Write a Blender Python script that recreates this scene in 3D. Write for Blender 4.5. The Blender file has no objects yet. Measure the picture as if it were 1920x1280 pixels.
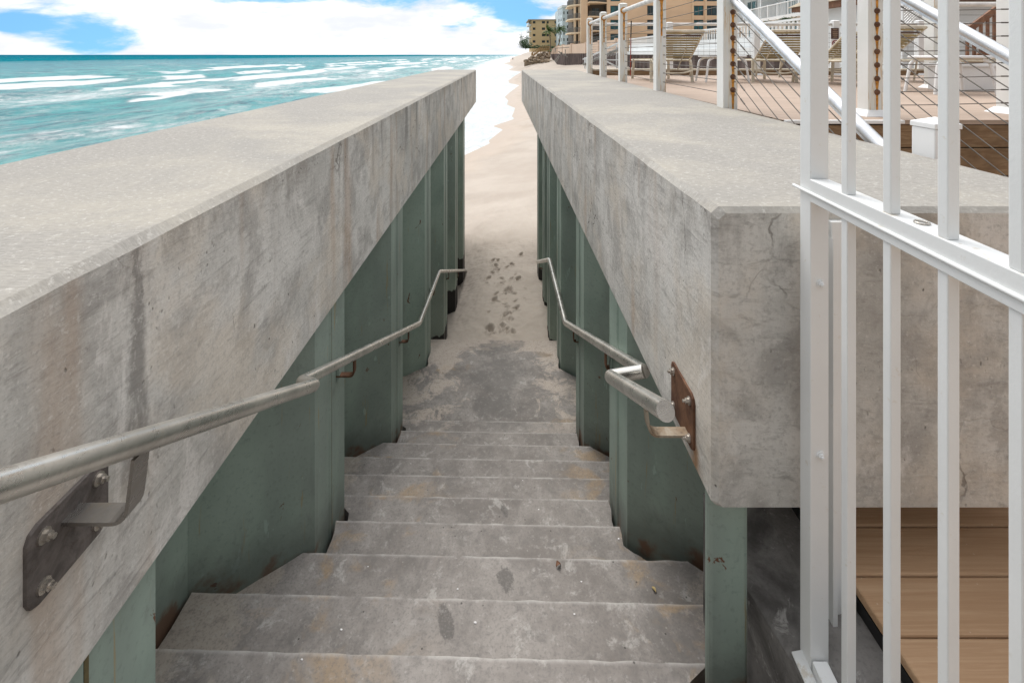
import bpy, bmesh, math, random
from mathutils import Vector, Matrix, noise as mnoise
R = math.radians
random.seed(7)
S = bpy.context.scene
COL = S.collection
EYE = 1.487            # camera height above the lower deck (deck top is z = 0)
F, CX, CY = 880.0, 945.0, 103.0

def P(px, py, Y):
    """a point seen at a photo position, at real distance Y"""
    return Vector(((px - CX) * Y / F, Y, EYE - (py - CY) * Y / F))
def lerp(a, b, t): return a + (b - a) * t
def table(tb, x):
    if x <= tb[0][0]: return tb[0][1]
    for (a, va), (b, vb) in zip(tb, tb[1:]):
        if x <= b: return lerp(va, vb, (x - a) / (b - a))
    return tb[-1][1]
def sstep(a, b, x):
    t = max(0.0, min(1.0, (x - a) / (b - a))); return t * t * (3 - 2 * t)

# ------------------------------------------------------------------ materials
class NT:
    def __init__(s, name):
        s.m = bpy.data.materials.new(name); s.m.use_nodes = True
        s.t = s.m.node_tree; s.b = s.t.nodes['Principled BSDF']
        s.pos = s.t.nodes.new('ShaderNodeNewGeometry').outputs['Position']
    def n(s, typ, **kw):
        o = s.t.nodes.new(typ)
        for k, v in kw.items(): setattr(o, k, v)
        return o
    def link(s, a, b):
        if isinstance(a, (int, float)): b.default_value = a
        elif isinstance(a, (tuple, list)):
            b.default_value = tuple(a) + (1,) if len(b.default_value) == 4 and len(a) == 3 else tuple(a)
        else: s.t.links.new(a, b)
    def vec(s, sc=(1, 1, 1), loc=(0, 0, 0), rot=(0, 0, 0), src=None):
        o = s.n('ShaderNodeMapping'); s.link(src or s.pos, o.inputs[0])
        o.inputs['Scale'].default_value = sc; o.inputs['Location'].default_value = loc; o.inputs['Rotation'].default_value = rot
        return o.outputs[0]
    def noise(s, scale, detail=5, rough=.55, vec=None, dist=0.0):
        o = s.n('ShaderNodeTexNoise'); s.link(vec or s.pos, o.inputs['Vector'])
        o.inputs['Scale'].default_value = scale; o.inputs['Detail'].default_value = detail
        o.inputs['Roughness'].default_value = rough; o.inputs['Distortion'].default_value = dist
        return o.outputs['Fac']
    def voro(s, scale, vec=None, feature='F1', rnd=1.0):
        o = s.n('ShaderNodeTexVoronoi', feature=feature); s.link(vec or s.pos, o.inputs['Vector'])
        o.inputs['Scale'].default_value = scale; o.inputs['Randomness'].default_value = rnd
        return o.outputs['Distance']
    def rng(s, v, a, b, c=0.0, d=1.0, smooth=True):
        o = s.n('ShaderNodeMapRange'); o.interpolation_type = 'SMOOTHSTEP' if smooth else 'LINEAR'
        s.link(v, o.inputs[0])
        for i, q in enumerate((a, b, c, d)): o.inputs[i + 1].default_value = q
        return o.outputs[0]
    def math(s, op, a, b=0.0, c=None):
        o = s.n('ShaderNodeMath', operation=op); s.link(a, o.inputs[0]); s.link(b, o.inputs[1])
        if c is not None: s.link(c, o.inputs[2])
        return o.outputs[0]
    def mul(s, a, b): return s.math('MULTIPLY', a, b)
    def sep(s):
        o = s.n('ShaderNodeSeparateXYZ'); s.link(s.pos, o.inputs[0]); return o.outputs
    def mix(s, f, a, b, blend='MIX'):
        o = s.n('ShaderNodeMix', data_type='RGBA', blend_type=blend)
        s.link(f, o.inputs[0]); s.link(a, o.inputs[6]); s.link(b, o.inputs[7]); return o.outputs[2]
    def normal(s):
        o = s.n('ShaderNodeSeparateXYZ'); g = s.n('ShaderNodeNewGeometry'); s.link(g.outputs['True Normal'], o.inputs[0]); return o.outputs
    def bump(s, h, strength=.3, dist=.01, prev=None):
        o = s.n('ShaderNodeBump'); o.inputs['Strength'].default_value = strength; o.inputs['Distance'].default_value = dist
        s.link(h, o.inputs['Height'])
        if prev is not None: s.link(prev, o.inputs['Normal'])
        return o.outputs[0]
    def done(s, color, rough=.7, metal=0.0, normal=None, spec=.5):
        s.link(color, s.b.inputs['Base Color']); s.link(rough, s.b.inputs['Roughness']); s.link(metal, s.b.inputs['Metallic'])
        s.b.inputs['Specular IOR Level'].default_value = spec
        if normal is not None: s.link(normal, s.b.inputs['Normal'])
        return s.m

def simple(name, color, rough=.6, metal=0.0, var=.15, scale=6.0, bump=.08, spec=.5):
    g = NT(name); n1 = g.noise(scale); n2 = g.noise(scale * 9, 3)
    dark = tuple(c * (1 - var * 1.6) for c in color); lite = tuple(min(1, c * (1 + var)) for c in color)
    c = g.mix(g.rng(n1, .3, .7), dark, lite); c = g.mix(g.mul(g.rng(n2, .45, .75), .25), c, dark)
    return g.done(c, rough, metal, g.bump(n2, bump, .004), spec)

def concrete_cap():
    g = NT('cast concrete'); N = g.normal(); p = g.sep()
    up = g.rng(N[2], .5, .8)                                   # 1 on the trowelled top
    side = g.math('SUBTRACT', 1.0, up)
    big = g.noise(1.3, 6, .6, g.vec((1, .6, 1)), .6)
    blot = g.noise(4.2, 9, .70, g.vec((1, 1, .8), (3, 1, 7)), .4)
    board = g.noise(11, 8, .72, g.vec((1, .5, 3.2), rot=(R(28), 0, 0)), .5)   # board marks on the formed face
    fine = g.noise(95, 3, .6)
    c = g.mix(g.rng(big, .32, .66), (.43, .42, .39), (.64, .625, .59))
    c = g.mix(g.mul(g.rng(blot, .47, .60), .62), c, (.31, .295, .275))
    c = g.mix(g.mul(g.mul(g.rng(board, .52, .68), side), .55), c, (.25, .24, .225))
    # warm lime bloom and pale scour patches
    warm = g.noise(2.3, 5, .6, g.vec(loc=(9, 4, 2)))
    c = g.mix(g.mul(g.mul(g.rng(warm, .46, .64), side), .5), c, (.62, .545, .45))
    pale = g.noise(3.1, 9, .72, g.vec((1, 1, .5), (1, 8, 5)), .5)
    c = g.mix(g.mul(g.mul(g.rng(pale, .53, .62), side), .6), c, (.70, .675, .64))
    # rain streaks running down from the top arris
    st = g.noise(1, 6, .66, g.vec((5, 5, .45)), .5)
    top = g.rng(p[2], .55, 1.05)
    fary = g.rng(g.math('MULTIPLY_ADD', p[0], -1.2, p[1]), 2.0, 4.5, .25, 1)
    c = g.mix(g.mul(g.mul(g.mul(g.rng(st, .53, .62), g.mul(top, fary)), side), .75), c, (.17, .162, .15))
    st2 = g.noise(1, 4, .6, g.vec((13, 13, .5), (5, 2, 0)), .5)
    c = g.mix(g.mul(g.mul(g.rng(st2, .56, .68), g.mul(side, fary)), .42), c, (.27, .24, .21))
    # brown rust runs
    ru = g.noise(1, 3, .5, g.vec((5, 5, .5), (2, 9, 3)), .2)
    c = g.mix(g.mul(g.mul(g.rng(ru, .58, .70), side), .42), c, (.40, .28, .19))
    arr = g.mul(g.rng(p[2], .90, 1.06), g.rng(g.noise(5, 8, .75, g.vec((1, 1, .5), (4, 4, 9))), .46, .60))
    c = g.mix(g.mul(g.mul(arr, side), .6), c, (.25, .225, .195))
    # the tall dark drip beside the hand rail of the sea side
    wob = g.math('MULTIPLY_ADD', g.noise(9, 8, .75), .08, -.04)
    ys = g.math('ADD', p[1], wob)
    bw = g.rng(p[2], 1.02, .55, .018, .046)
    bd = g.n('ShaderNodeMapRange'); bd.interpolation_type = 'SMOOTHSTEP'; g.link(g.math('ABSOLUTE', g.math('SUBTRACT', ys, 1.075)), bd.inputs[0]); g.link(g.mul(bw, .35), bd.inputs[1]); g.link(bw, bd.inputs[2]); bd.inputs[3].default_value = 1; bd.inputs[4].default_value = 0
    band = g.mul(bd.outputs[0], g.rng(p[0], -.6, -.5, 1, 0))
    band = g.mul(g.mul(band, g.rng(g.noise(20, 5, .7, g.vec((1, 1, .25))), .28, .5)), g.rng(p[2], .45, .62))
    c = g.mix(g.mul(g.mul(band, side), .68), c, (.15, .14, .13))
    # cracks
    cr = g.voro(2.6, g.vec((1, 1, .8), rot=(.5, .2, 0), src=g.math_vec(.16, 7)), 'DISTANCE_TO_EDGE')
    cm = g.mul(g.rng(cr, .002, .011, 1, 0), g.rng(g.noise(1.7, 3, .5, g.vec(loc=(4, 4, 4))), .54, .62))
    c = g.mix(g.mul(g.mul(cm, side), .7), c, (.12, .10, .085))
    # pour joints
    for yj in (6.9, 9.6):
        j = g.mul(g.rng(g.math('ABSOLUTE', g.math('SUBTRACT', p[1], yj)), .004, .03, 1, 0), side)
        c = g.mix(g.mul(j, .6), c, (.16, .145, .13))
    # air holes
    wv = g.math_vec(.05, 11)
    pit = g.voro(48, g.vec((1, 1, .6), src=wv)); pm = g.mul(g.rng(pit, .07, .20, 1, 0), g.rng(g.noise(4.5, 5, .6, g.vec(loc=(7, 7, 1))), .52, .66))
    pm2 = g.mul(g.rng(g.voro(21, g.vec((1, 1, .55), (3, 3, 3), src=wv)), .04, .09, 1, 0), g.rng(g.noise(3, 4, .6, g.vec(loc=(1, 3, 9))), .50, .58))
    pm = g.math('MAXIMUM', g.mul(pm, .8), pm2)
    c = g.mix(g.mul(g.mul(pm, side), .8), c, (.10, .095, .085))
    # trowelled top, painted darker than the sides to offset overhead light: fine grain, drawn across, sandy yellow patches
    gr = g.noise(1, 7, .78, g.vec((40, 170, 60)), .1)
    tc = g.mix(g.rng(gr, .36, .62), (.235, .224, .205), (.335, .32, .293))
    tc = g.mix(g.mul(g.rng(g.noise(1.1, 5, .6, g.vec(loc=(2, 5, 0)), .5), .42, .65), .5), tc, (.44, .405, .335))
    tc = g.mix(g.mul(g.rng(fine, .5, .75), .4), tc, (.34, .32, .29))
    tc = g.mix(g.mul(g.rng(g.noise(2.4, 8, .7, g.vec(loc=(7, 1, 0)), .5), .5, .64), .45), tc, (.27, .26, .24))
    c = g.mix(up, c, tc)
    m3 = g.noise(26, 7, .74, g.vec((1, .8, 1.2), (2, 7, 1), (R(28), 0, 0)))
    c = g.mix(g.mul(g.rng(m3, .54, .66), .36), c, (.27, .255, .235))
    c = g.mix(g.mul(g.rng(fine, .5, .7), .3), c, (.24, .23, .215))
    c = g.mix(g.mul(g.rng(g.noise(60, 4, .7, g.vec((1, 1, 1), (4, 2, 2))), .56, .68), .35), c, (.70, .68, .64))
    # rust under the mounting plate by the gate
    d = g.math('ABSOLUTE', g.math('SUBTRACT', g.math('ADD', p[1], g.math('MULTIPLY_ADD', g.noise(14, 5), .1, -.05)), 1.46))
    rm = g.mul(g.mul(g.rng(d, .0, .05, 1, 0), g.rng(p[0], .4, .5)), g.mul(side, g.mul(g.rng(p[2], .26, .30, 1, 0), g.rng(p[0], .66, .61))))
    c = g.mix(g.mul(rm, .75), c, (.36, .17, .05))
    h = g.math('SUBTRACT', g.math('MULTIPLY_ADD', fine, .25, g.mul(blot, .6)), g.math('MULTIPLY_ADD', pm, .8, g.mul(cm, .5)))
    h = g.math('MULTIPLY_ADD', g.mul(board, side), .6, h)
    hs = g.math('MULTIPLY_ADD', fine, .35, g.mul(gr, .5))
    h = g.math('ADD', g.mul(h, side), g.mul(g.mul(hs, up), .22))
    return g.done(c, .88, 0, g.bump(h, .45, .012), .3)
def _mv(g, amt, sc):
    o = g.n('ShaderNodeTexNoise'); g.link(g.pos, o.inputs['Vector']); o.inputs['Scale'].default_value = sc; o.inputs['Detail'].default_value = 4
    a = g.n('ShaderNodeVectorMath', operation='MULTIPLY_ADD'); g.link(o.outputs['Color'], a.inputs[0]); a.inputs[1].default_value = (amt,) * 3; g.link(g.pos, a.inputs[2])
    return a.outputs[0]
NT.math_vec = _mv

def step_concrete():
    g = NT('worn step concrete'); p = g.sep()
    a = g.noise(2.2, 8, .68, None, .3); b = g.noise(6.5, 8, .7, g.vec(loc=(4, 1, 2)), .3); f = g.noise(110, 3, .6)
    c = g.mix(g.rng(a, .32, .66), (.195, .176, .162), (.325, .30, .279))
    c = g.mix(g.mul(g.rng(b, .49, .62), .42), c, (.155, .145, .136))
    c = g.mix(g.mul(g.rng(g.noise(9, 6, .7, g.vec(loc=(1, 6, 9)), .5), .57, .66), .5), c, (.50, .48, .455))
    # ochre stains
    c = g.mix(g.mul(g.mul(g.rng(g.noise(3.4, 5, .6, g.vec(loc=(8, 3, 4)), .6), .54, .66), g.rng(g.math('ABSOLUTE', p[0]), .15, .7)), .7), c, (.36, .255, .15))
    # dark worn-through spots
    # three damp looking dark patches worn into the treads
    for (bx, by, rx, ry, ro) in ((.007, 2.012, .034, .060, -.35), (-.219, 1.752, .036, .085, -.5), (0.0, 2.58, .022, .050, -.4)):
        mp_ = g.vec((1 / rx, 1 / ry, 0), src=g.vec(rot=(0, 0, ro), src=g.vec(loc=(-bx, -by, 0))))
        ln = g.n('ShaderNodeVectorMath', operation='LENGTH'); g.link(mp_, ln.inputs[0])
        dd = g.math('MULTIPLY_ADD', g.noise(15, 8, .7, g.vec(loc=(by, 0, 0))), 2.4, ln.outputs['Value'])
        c = g.mix(g.mul(g.mul(g.rng(dd, 1.92, 2.12, 1, 0), g.rng(g.noise(120, 3), .3, .55, .5, 1)), .75), c, (.105, .098, .092))
    # wind blown sand lying on the landing edges
    lx = g.rng(g.math('ABSOLUTE', g.math('ADD', p[0], .06)), .05, .6); ly = g.rng(p[1], 3.75, 4.15)
    sn = g.rng(g.math('ADD', g.math('MULTIPLY_ADD', g.rng(p[1], 4.85, 5.7), .26, g.mul(lx, .22)), g.noise(4.0, 8, .74, g.vec(loc=(2, 2, 2)), .6)), .66, .75)
    c = g.mix(g.mul(g.mul(sn, ly), .8), c, (.50, .43, .37))
    dk = g.mul(g.mul(g.rng(g.math('ADD', g.mul(lx, -.3), g.noise(3.2, 8, .7, g.vec(loc=(6, 1, 3)))), .36, .52), ly), .6)
    c = g.mix(dk, c, (.145, .137, .13))
    cs = g.mul(g.rng(g.math('MULTIPLY_ADD', g.noise(5, 7, .75, g.vec(loc=(3, 8, 2))), .9, g.math('ABSOLUTE', g.math('ADD', p[0], .1))), 1.30, 1.42), .6)
    c = g.mix(cs, c, (.44, .385, .325))
    c = g.mix(g.mul(g.rng(f, .48, .68), .42), c, (.15, .143, .137))
    m3 = g.noise(30, 6, .72, g.vec(loc=(3, 7, 1)))
    c = g.mix(g.mul(g.rng(m3, .52, .66), .38), c, (.16, .15, .143)); c = g.mix(g.mul(g.rng(m3, .46, .34), .3), c, (.46, .44, .42))
    # pale nosing band: bright edge highlight painted into the step colour
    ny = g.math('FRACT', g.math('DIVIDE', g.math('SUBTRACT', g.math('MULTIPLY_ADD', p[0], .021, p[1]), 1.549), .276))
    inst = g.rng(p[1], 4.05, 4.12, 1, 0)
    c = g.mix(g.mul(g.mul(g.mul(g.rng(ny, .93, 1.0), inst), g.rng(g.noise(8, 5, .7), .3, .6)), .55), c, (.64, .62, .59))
    chip = g.rng(g.voro(19, g.vec(loc=(5, 5, 5))), .05, .08, 1, 0)
    c = g.mix(g.mul(chip, .25), c, (.55, .53, .50))
    chd = g.rng(g.voro(15, g.vec(loc=(1, 9, 5))), .04, .07, 1, 0)
    c = g.mix(g.mul(chd, .8), c, (.06, .055, .05))
    h = g.math('MULTIPLY_ADD', f, .3, g.mul(b, .7))
    return g.done(c, .85, 0, g.bump(h, .4, .01), .35)

def dark_concrete():
    g = NT('dark stained concrete'); a = g.noise(3.5, 7, .65, None, .8); b = g.noise(16, 6, .7, g.vec(loc=(3, 3, 3)), .6); f = g.noise(90, 3)
    c = g.mix(g.rng(a, .35, .68), (.075, .07, .066), (.23, .22, .21))
    c = g.mix(g.mul(g.rng(b, .58, .68), .6), c, (.42, .41, .39))
    c = g.mix(g.mul(g.rng(f, .5, .8), .4), c, (.06, .06, .055))
    return g.done(c, .85, 0, g.bump(g.math('ADD', b, g.mul(f, .3)), .4, .012), .35)

def pile_paint():
    g = NT('sea green pile paint'); p = g.sep()
    a = g.noise(1.6, 5, .6); b = g.noise(9, 6, .65, g.vec((1, 1, .4)), .5); f = g.noise(55, 3, .6)
    c = g.mix(g.rng(a, .3, .7), (.235, .31, .265), (.345, .43, .37))
    c = g.mix(g.mul(g.rng(b, .55, .72), .4), c, (.21, .245, .22))
    c = g.mix(g.mul(g.rng(f, .52, .75), .3), c, (.11, .145, .125))
    c = g.mix(g.mul(g.rng(g.noise(1, 3, .5, g.vec((3, 3, .4))), .4, .6), .35), c, (.155, .165, .155))
    run = g.noise(1, 5, .65, g.vec((24, 24, 1.7)), .35)
    c = g.mix(g.mul(g.rng(run, .63, .70), .6), c, (.33, .24, .10))
    c = g.mix(g.rng(g.noise(11, 5, .7, g.vec((1, 1, .6), (5, 5, 5)), .8), .665, .69), c, (.14, .06, .03))
    pale = g.noise(16, 4, .6, g.vec((1, 1, .35), (2, 2, 8)))
    c = g.mix(g.mul(g.rng(pale, .66, .70), .4), c, (.42, .55, .50))
    # damp grime and rust where the steps meet the steel
    st = g.math('ADD', g.math('MULTIPLY_ADD', p[1], .467, p[2]), -.228)
    gm = g.rng(g.math('MULTIPLY_ADD', g.noise(7, 5, .7), -.22, st), -.12, .10, 1, 0)
    c = g.mix(g.mul(gm, .55), c, (.075, .082, .075))
    rs = g.mul(g.rng(g.math('MULTIPLY_ADD', g.noise(9, 4, .6, g.vec(loc=(4, 4, 0))), -.3, st), -.19, -.12, 1, 0), g.rng(g.noise(5, 4), .42, .55))
    c = g.mix(g.mul(rs, .8), c, (.13, .055, .025))
    # bitumen coat near the sand
    edge = g.math('MULTIPLY_ADD', g.noise(6, 5, .7), .25, p[2])
    edge = g.math('MULTIPLY_ADD', g.math('SUBTRACT', p[1], 6.5), .06, edge)
    bit = g.rng(edge, -2.17, -2.15, 1, 0)
    c = g.mix(bit, c, (.006, .006, .006))
    return g.done(c, g.rng(a, .3, .7, .5, .65), 0, g.bump(g.math('ADD', g.mul(f, .5), b), .22, .008), .45)

def rail_metal(name, tint=(.50, .475, .43), rust=.45):
    g = NT(name); a = g.noise(5, 5, .6, None, .5); b = g.noise(24, 6, .7, g.vec((1, .3, 1)), .5); f = g.noise(120, 2)
    c = g.mix(g.rng(a, .35, .65), tint, tuple(min(1, t * 1.35) for t in tint))
    c = g.mix(g.mul(g.rng(b, .5, .7), rust), c, (.32, .26, .16))
    c = g.mix(g.mul(g.rng(f, .5, .75), .15), c, (.2, .18, .16))
    return g.done(c, g.rng(b, .3, .7, .24, .38), .85, g.bump(b, .05, .003))

def rust_metal(name, base, lite):
    g = NT(name); a = g.noise(14, 6, .65, None, .8); b = g.noise(60, 4)
    c = g.mix(g.rng(a, .35, .65), base, lite); c = g.mix(g.mul(g.rng(b, .5, .75), .4), c, (.05, .03, .02))
    return g.done(c, .7, .35, g.bump(b, .35, .004))

def white_paint(name='white gloss paint', col=(.76, .775, .77), grime=.5):
    g = NT(name); a = g.noise(3, 5, .6); b = g.noise(38, 5, .65, None, .4); f = g.noise(170, 3); N = g.normal()
    c = g.mix(g.rng(a, .3, .7), tuple(x * .94 for x in col), col)
    c = g.mix(g.mul(g.rng(b, .62, .75), grime), c, (.58, .53, .43))
    up = g.mul(g.rng(N[2], .6, .9), g.rng(g.noise(30, 5, .7), .53, .66))
    c = g.mix(g.mul(up, .45), c, (.42, .33, .20))
    return g.done(c, .42, 0, g.bump(g.math('MULTIPLY_ADD', f, .35, b), .13, .004), .4)

def rusty_white():
    g = NT('rust stained white vinyl'); a = g.noise(3, 5); b = g.noise(1, 5, .65, g.vec((40, 40, 3)), .3); f = g.noise(18, 5, .7)
    c = g.mix(g.rng(a, .3, .7), (.76, .77, .74), (.83, .83, .81))
    N = g.normal()
    fr = g.rng(N[1], -.9, -.6, 1, 0)
    c = g.mix(g.mul(g.mul(g.rng(b, .42, .58), fr), .22), c, (.78, .68, .42))
    c = g.mix(g.mul(g.mul(g.rng(b, .57, .64), fr), .6), c, (.55, .30, .08))
    return g.done(c, .5, 0, g.bump(f, .08, .004))

def board_mat(name, c1, c2, grain_axis='x', gsc=60):
    g = NT(name); sc = (2, gsc, gsc) if grain_axis == 'x' else (gsc, 2, gsc)
    gr = g.noise(1, 5, .65, g.vec(sc), 1.2); a = g.noise(1.3, 4); f = g.noise(150, 2)
    c = g.mix(g.rng(gr, .35, .68), c1, c2); c = g.mix(g.mul(g.rng(a, .4, .65), .35), c, tuple(x * .8 for x in c1))
    c = g.mix(g.mul(g.rng(g.voro(30), .04, .06, 1, 0), .5), c, (.7, .6, .5))
    return g.done(c, .7, 0, g.bump(g.math('ADD', gr, g.mul(f, .3)), .25, .004), .35)

def wood_mat(name, c1, c2, sc=(3, 3, 22)):
    g = NT(name); w = g.noise(1, 7, .7, g.vec(sc), 2.2); a = g.noise(2.0, 4, .6, g.vec(loc=(3, 1, 1)))
    c = g.mix(g.rng(w, .35, .66), c1, c2); c = g.mix(g.mul(g.rng(a, .4, .65), .55), c, tuple(x * .45 for x in c1))
    return g.done(c, .75, 0, g.bump(w, .3, .006), .3)

def sand_mat():
    g = NT('beach sand'); p = g.sep(); a = g.noise(.5, 6, .6); b = g.noise(7, 6, .65, g.vec((1, .6, 1)), .6); f = g.noise(160, 3, .6)
    c = g.mix(g.rng(a, .3, .7), (.39, .338, .29), (.46, .408, .355))
    c = g.mix(g.mul(g.rng(b, .5, .7), .3), c, (.44, .365, .30))
    c = g.mix(g.mul(g.rng(f, .5, .75), .35), c, (.36, .29, .23))
    # wet strip just above the swash
    wet = g.rng(g.math('MULTIPLY_ADD', g.noise(.6, 4), .3, p[2]), -3.5, -3.28, 1, 0)
    c = g.mix(g.mul(wet, .85), c, (.40, .315, .24))
    chip = g.rng(g.voro(26), .03, .05, 1, 0)
    c = g.mix(g.mul(chip, .4), c, (.78, .74, .68))
    twig = g.rng(g.voro(5.5, g.vec((1, .35, 1))), .03, .04, 1, 0)
    c = g.mix(g.mul(twig, .7), c, (.10, .07, .05))
    nb = g.bump(g.math('ADD', b, g.mul(f, .2)), .35, .02)
    return g.done(c, g.rng(wet, 0, 1, .9, .45), 0, nb, .3)

def sea_mat():
    g = NT('sea water')
    at = g.n('ShaderNodeAttribute', attribute_name='foam').outputs['Fac']
    off = g.n('ShaderNodeAttribute', attribute_name='offshore').outputs['Fac']
    patch = g.noise(.035, 4, .55, g.vec((1, .35, 1)), .6)
    o2 = g.math('MULTIPLY_ADD', g.math('SUBTRACT', patch, .5), 130.0, off)
    c = g.mix(g.rng(o2, 0, 60), (.16, .34, .33), (.015, .225, .245))
    c = g.mix(g.rng(o2, 90, 230), c, (.007, .175, .22))
    c = g.mix(g.rng(o2, 150, 1500), c, (.006, .115, .18))
    chop = g.noise(.6, 6, .65, g.vec((1, .35, 1)), .5)  # chop and swell shading painted into the water colour as dark and pale streaks
    c = g.mix(g.mul(g.rng(chop, .5, .62), .7), c, (.004, .06, .10))
    sw = g.noise(.16, 5, .6, g.vec((1, .22, 1), (2, 7, 0)), .4)
    c = g.mix(g.mul(g.rng(sw, .5, .64), .55), c, (.005, .12, .155))
    c = g.mix(g.mul(g.rng(chop, .46, .34), .4), c, (.08, .40, .39))
    # foam lace
    l1 = g.noise(.55, 8, .68, g.vec((1, .45, 1)), 1.4); l2 = g.noise(2.2, 7, .7, g.vec((1, .6, 1)), 1.0)
    l0 = g.noise(.11, 7, .66, g.vec((1, .32, 1), (3, 9, 0)), .8)
    lace = g.math('ADD', g.math('MULTIPLY_ADD', l2, .25, g.mul(l1, .35)), g.mul(l0, .40))
    lace = g.math('MULTIPLY_ADD', lace, 1.9, -.45)
    th = g.math('ADD', lace, g.math('SUBTRACT', at, 1.0))
    fo = g.mul(g.rng(th, -.10, .32), .95)
    cap = g.rng(g.noise(.22, 6, .65, g.vec((1, .3, 1)), .8), .635, .66)
    fo = g.math('MAXIMUM', fo, g.mul(g.mul(cap, g.rng(off, 30, 120, .0, .8)), g.rng(off, 300, 4500, 1, .1)))
    wash = g.rng(at, .72, .98)
    fo = g.math('MAXIMUM', fo, g.mul(wash, .93))
    fcol = g.mix(g.rng(g.noise(1.0, 6, .6, g.vec((1, .3, 1)), .8), .35, .62), (.46, .53, .545), (.63, .65, .66))
    fcol = g.mix(g.mul(wash, .65), fcol, (.62, .638, .645))
    c = g.mix(fo, c, fcol)
    h = g.math('ADD', g.noise(1.6, 6, .6, g.vec((1, .5, 1)), .4), g.mul(fo, .4))
    m_ = g.done(c, g.rng(fo, 0, 1, .3, .8), 0, g.bump(h, .9, .4), .025)
    g.link(g.rng(off, 80, 420, .05, 0), g.b.inputs['Specular IOR Level']); return m_

def glass_mat(name, col):
    g = NT(name); a = g.noise(.9, 3, .5, g.vec((1, 1, .7)))
    return g.done(g.mix(g.rng(a, .35, .65), tuple(x * .5 for x in col), col), .12, 0, None, .6)

def leaf_mat(name, c1, c2):
    g = NT(name); a = g.noise(2.5, 4)
    return g.done(g.mix(g.rng(a, .35, .65), c1, c2), .6, 0, None, .3)

MAT = dict(
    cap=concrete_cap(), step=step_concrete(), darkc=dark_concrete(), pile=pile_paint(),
    rail=rail_metal('weathered steel pipe', (.50, .485, .45), .16), bright=rail_metal('bright aluminium', (.56, .57, .585), .12),
    plate=rust_metal('dark rusted plate', (.085, .075, .07), (.17, .15, .14)), rust=rust_metal('brown rust', (.10, .045, .025), (.20, .10, .055)),
    orust=simple('orange rust', (.60, .27, .045), .85, 0, .35, 30, .2),
    brs=rust_metal('rust bloomed steel', (.40, .35, .28), (.26, .18, .11)), seam=rust_metal('seam grime', (.055, .06, .05), (.16, .13, .06)), brk=rail_metal('grey bracket steel', (.30, .285, .27), .35),
    bolt=rail_metal('steel bolt', (.45, .42, .38), .5), white=white_paint(), rwhite=rusty_white(), vinyl=white_paint('white vinyl', (.82, .83, .83), .1),
    deck=board_mat('tan composite board', (.43, .265, .15), (.52, .345, .21)), updeck=board_mat('sun bleached composite board', (.36, .275, .215), (.45, .345, .275), 'x', 40),
    fascia=wood_mat('weathered timber', (.21, .125, .065), (.33, .225, .13)), beige=simple('beige vinyl strap', (.36, .285, .14), .55), cream=simple('cream tube frame', (.66, .60, .48), .45),
    strapdark=simple('brown strap', (.10, .06, .045)), cable=simple('steel cable', (.13, .115, .10), .5, .3), pipew=simple('chalky white pipe', (.72, .70, .67), .4),
    sand=sand_mat(), sea=sea_mat(), rock=simple('brown rock', (.26, .20, .14), .9, 0, .35, 1.2, .5), brownwall=simple('brown sheet pile', (.10, .068, .06), .7, 0, .25, .8),
    peach=simple('peach stucco', (.66, .50, .38), .9, 0, .06, .25), orange=simple('apricot stucco', (.76, .57, .39), .9, 0, .05, .2), orange2=simple('pale apricot band', (.80, .63, .44), .9, 0, .04, .2),
    yellow=simple('ochre stucco', (.64, .47, .26), .9, 0, .05, .15), whitew=simple('white stucco', (.76, .78, .78), .9, 0, .05, .3), bluew=simple('pale blue stucco', (.62, .70, .73), .9, 0, .05, .3),
    glass=glass_mat('dark window glass', (.05, .085, .10)), tglass=glass_mat('teal window glass', (.04, .16, .19)), frame=simple('window frame', (.10, .09, .08), .5), greyrail=simple('grey balcony rail', (.20, .20, .19), .5),
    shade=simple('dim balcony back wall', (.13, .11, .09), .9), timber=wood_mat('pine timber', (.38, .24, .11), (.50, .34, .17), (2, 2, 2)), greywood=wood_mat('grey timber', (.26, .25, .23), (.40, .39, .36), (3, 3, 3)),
    redwood=wood_mat('red brown timber', (.19, .095, .06), (.28, .15, .09), (4, 4, 4)), palm=leaf_mat('palm frond', (.035, .085, .018), (.10, .17, .04)), trunk=simple('palm trunk', (.24, .19, .13), .9, 0, .25, 4),
    shrub=leaf_mat('shrub leaf', (.02, .055, .016), (.055, .11, .035)), skin=simple('skin', (.45, .28, .2)), cloth=simple('dark cloth', (.03, .035, .05)), hair=simple('hair', (.04, .03, .02)),
    strawleaf=simple('straw leaf', (.50, .38, .16)), signbrown=simple('brown sign', (.085, .04, .03), .5), signwhite=simple('white sign', (.78, .76, .76), .5), signred=simple('red mark', (.30, .05, .06), .5), black=simple('black', (.012, .012, .012), .6), gold=simple('gold lettering', (.42, .30, .20)),
    redpole=simple('red pole', (.32, .05, .03)), roofm=simple('tan roof', (.40, .33, .24), .8),
)

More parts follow.
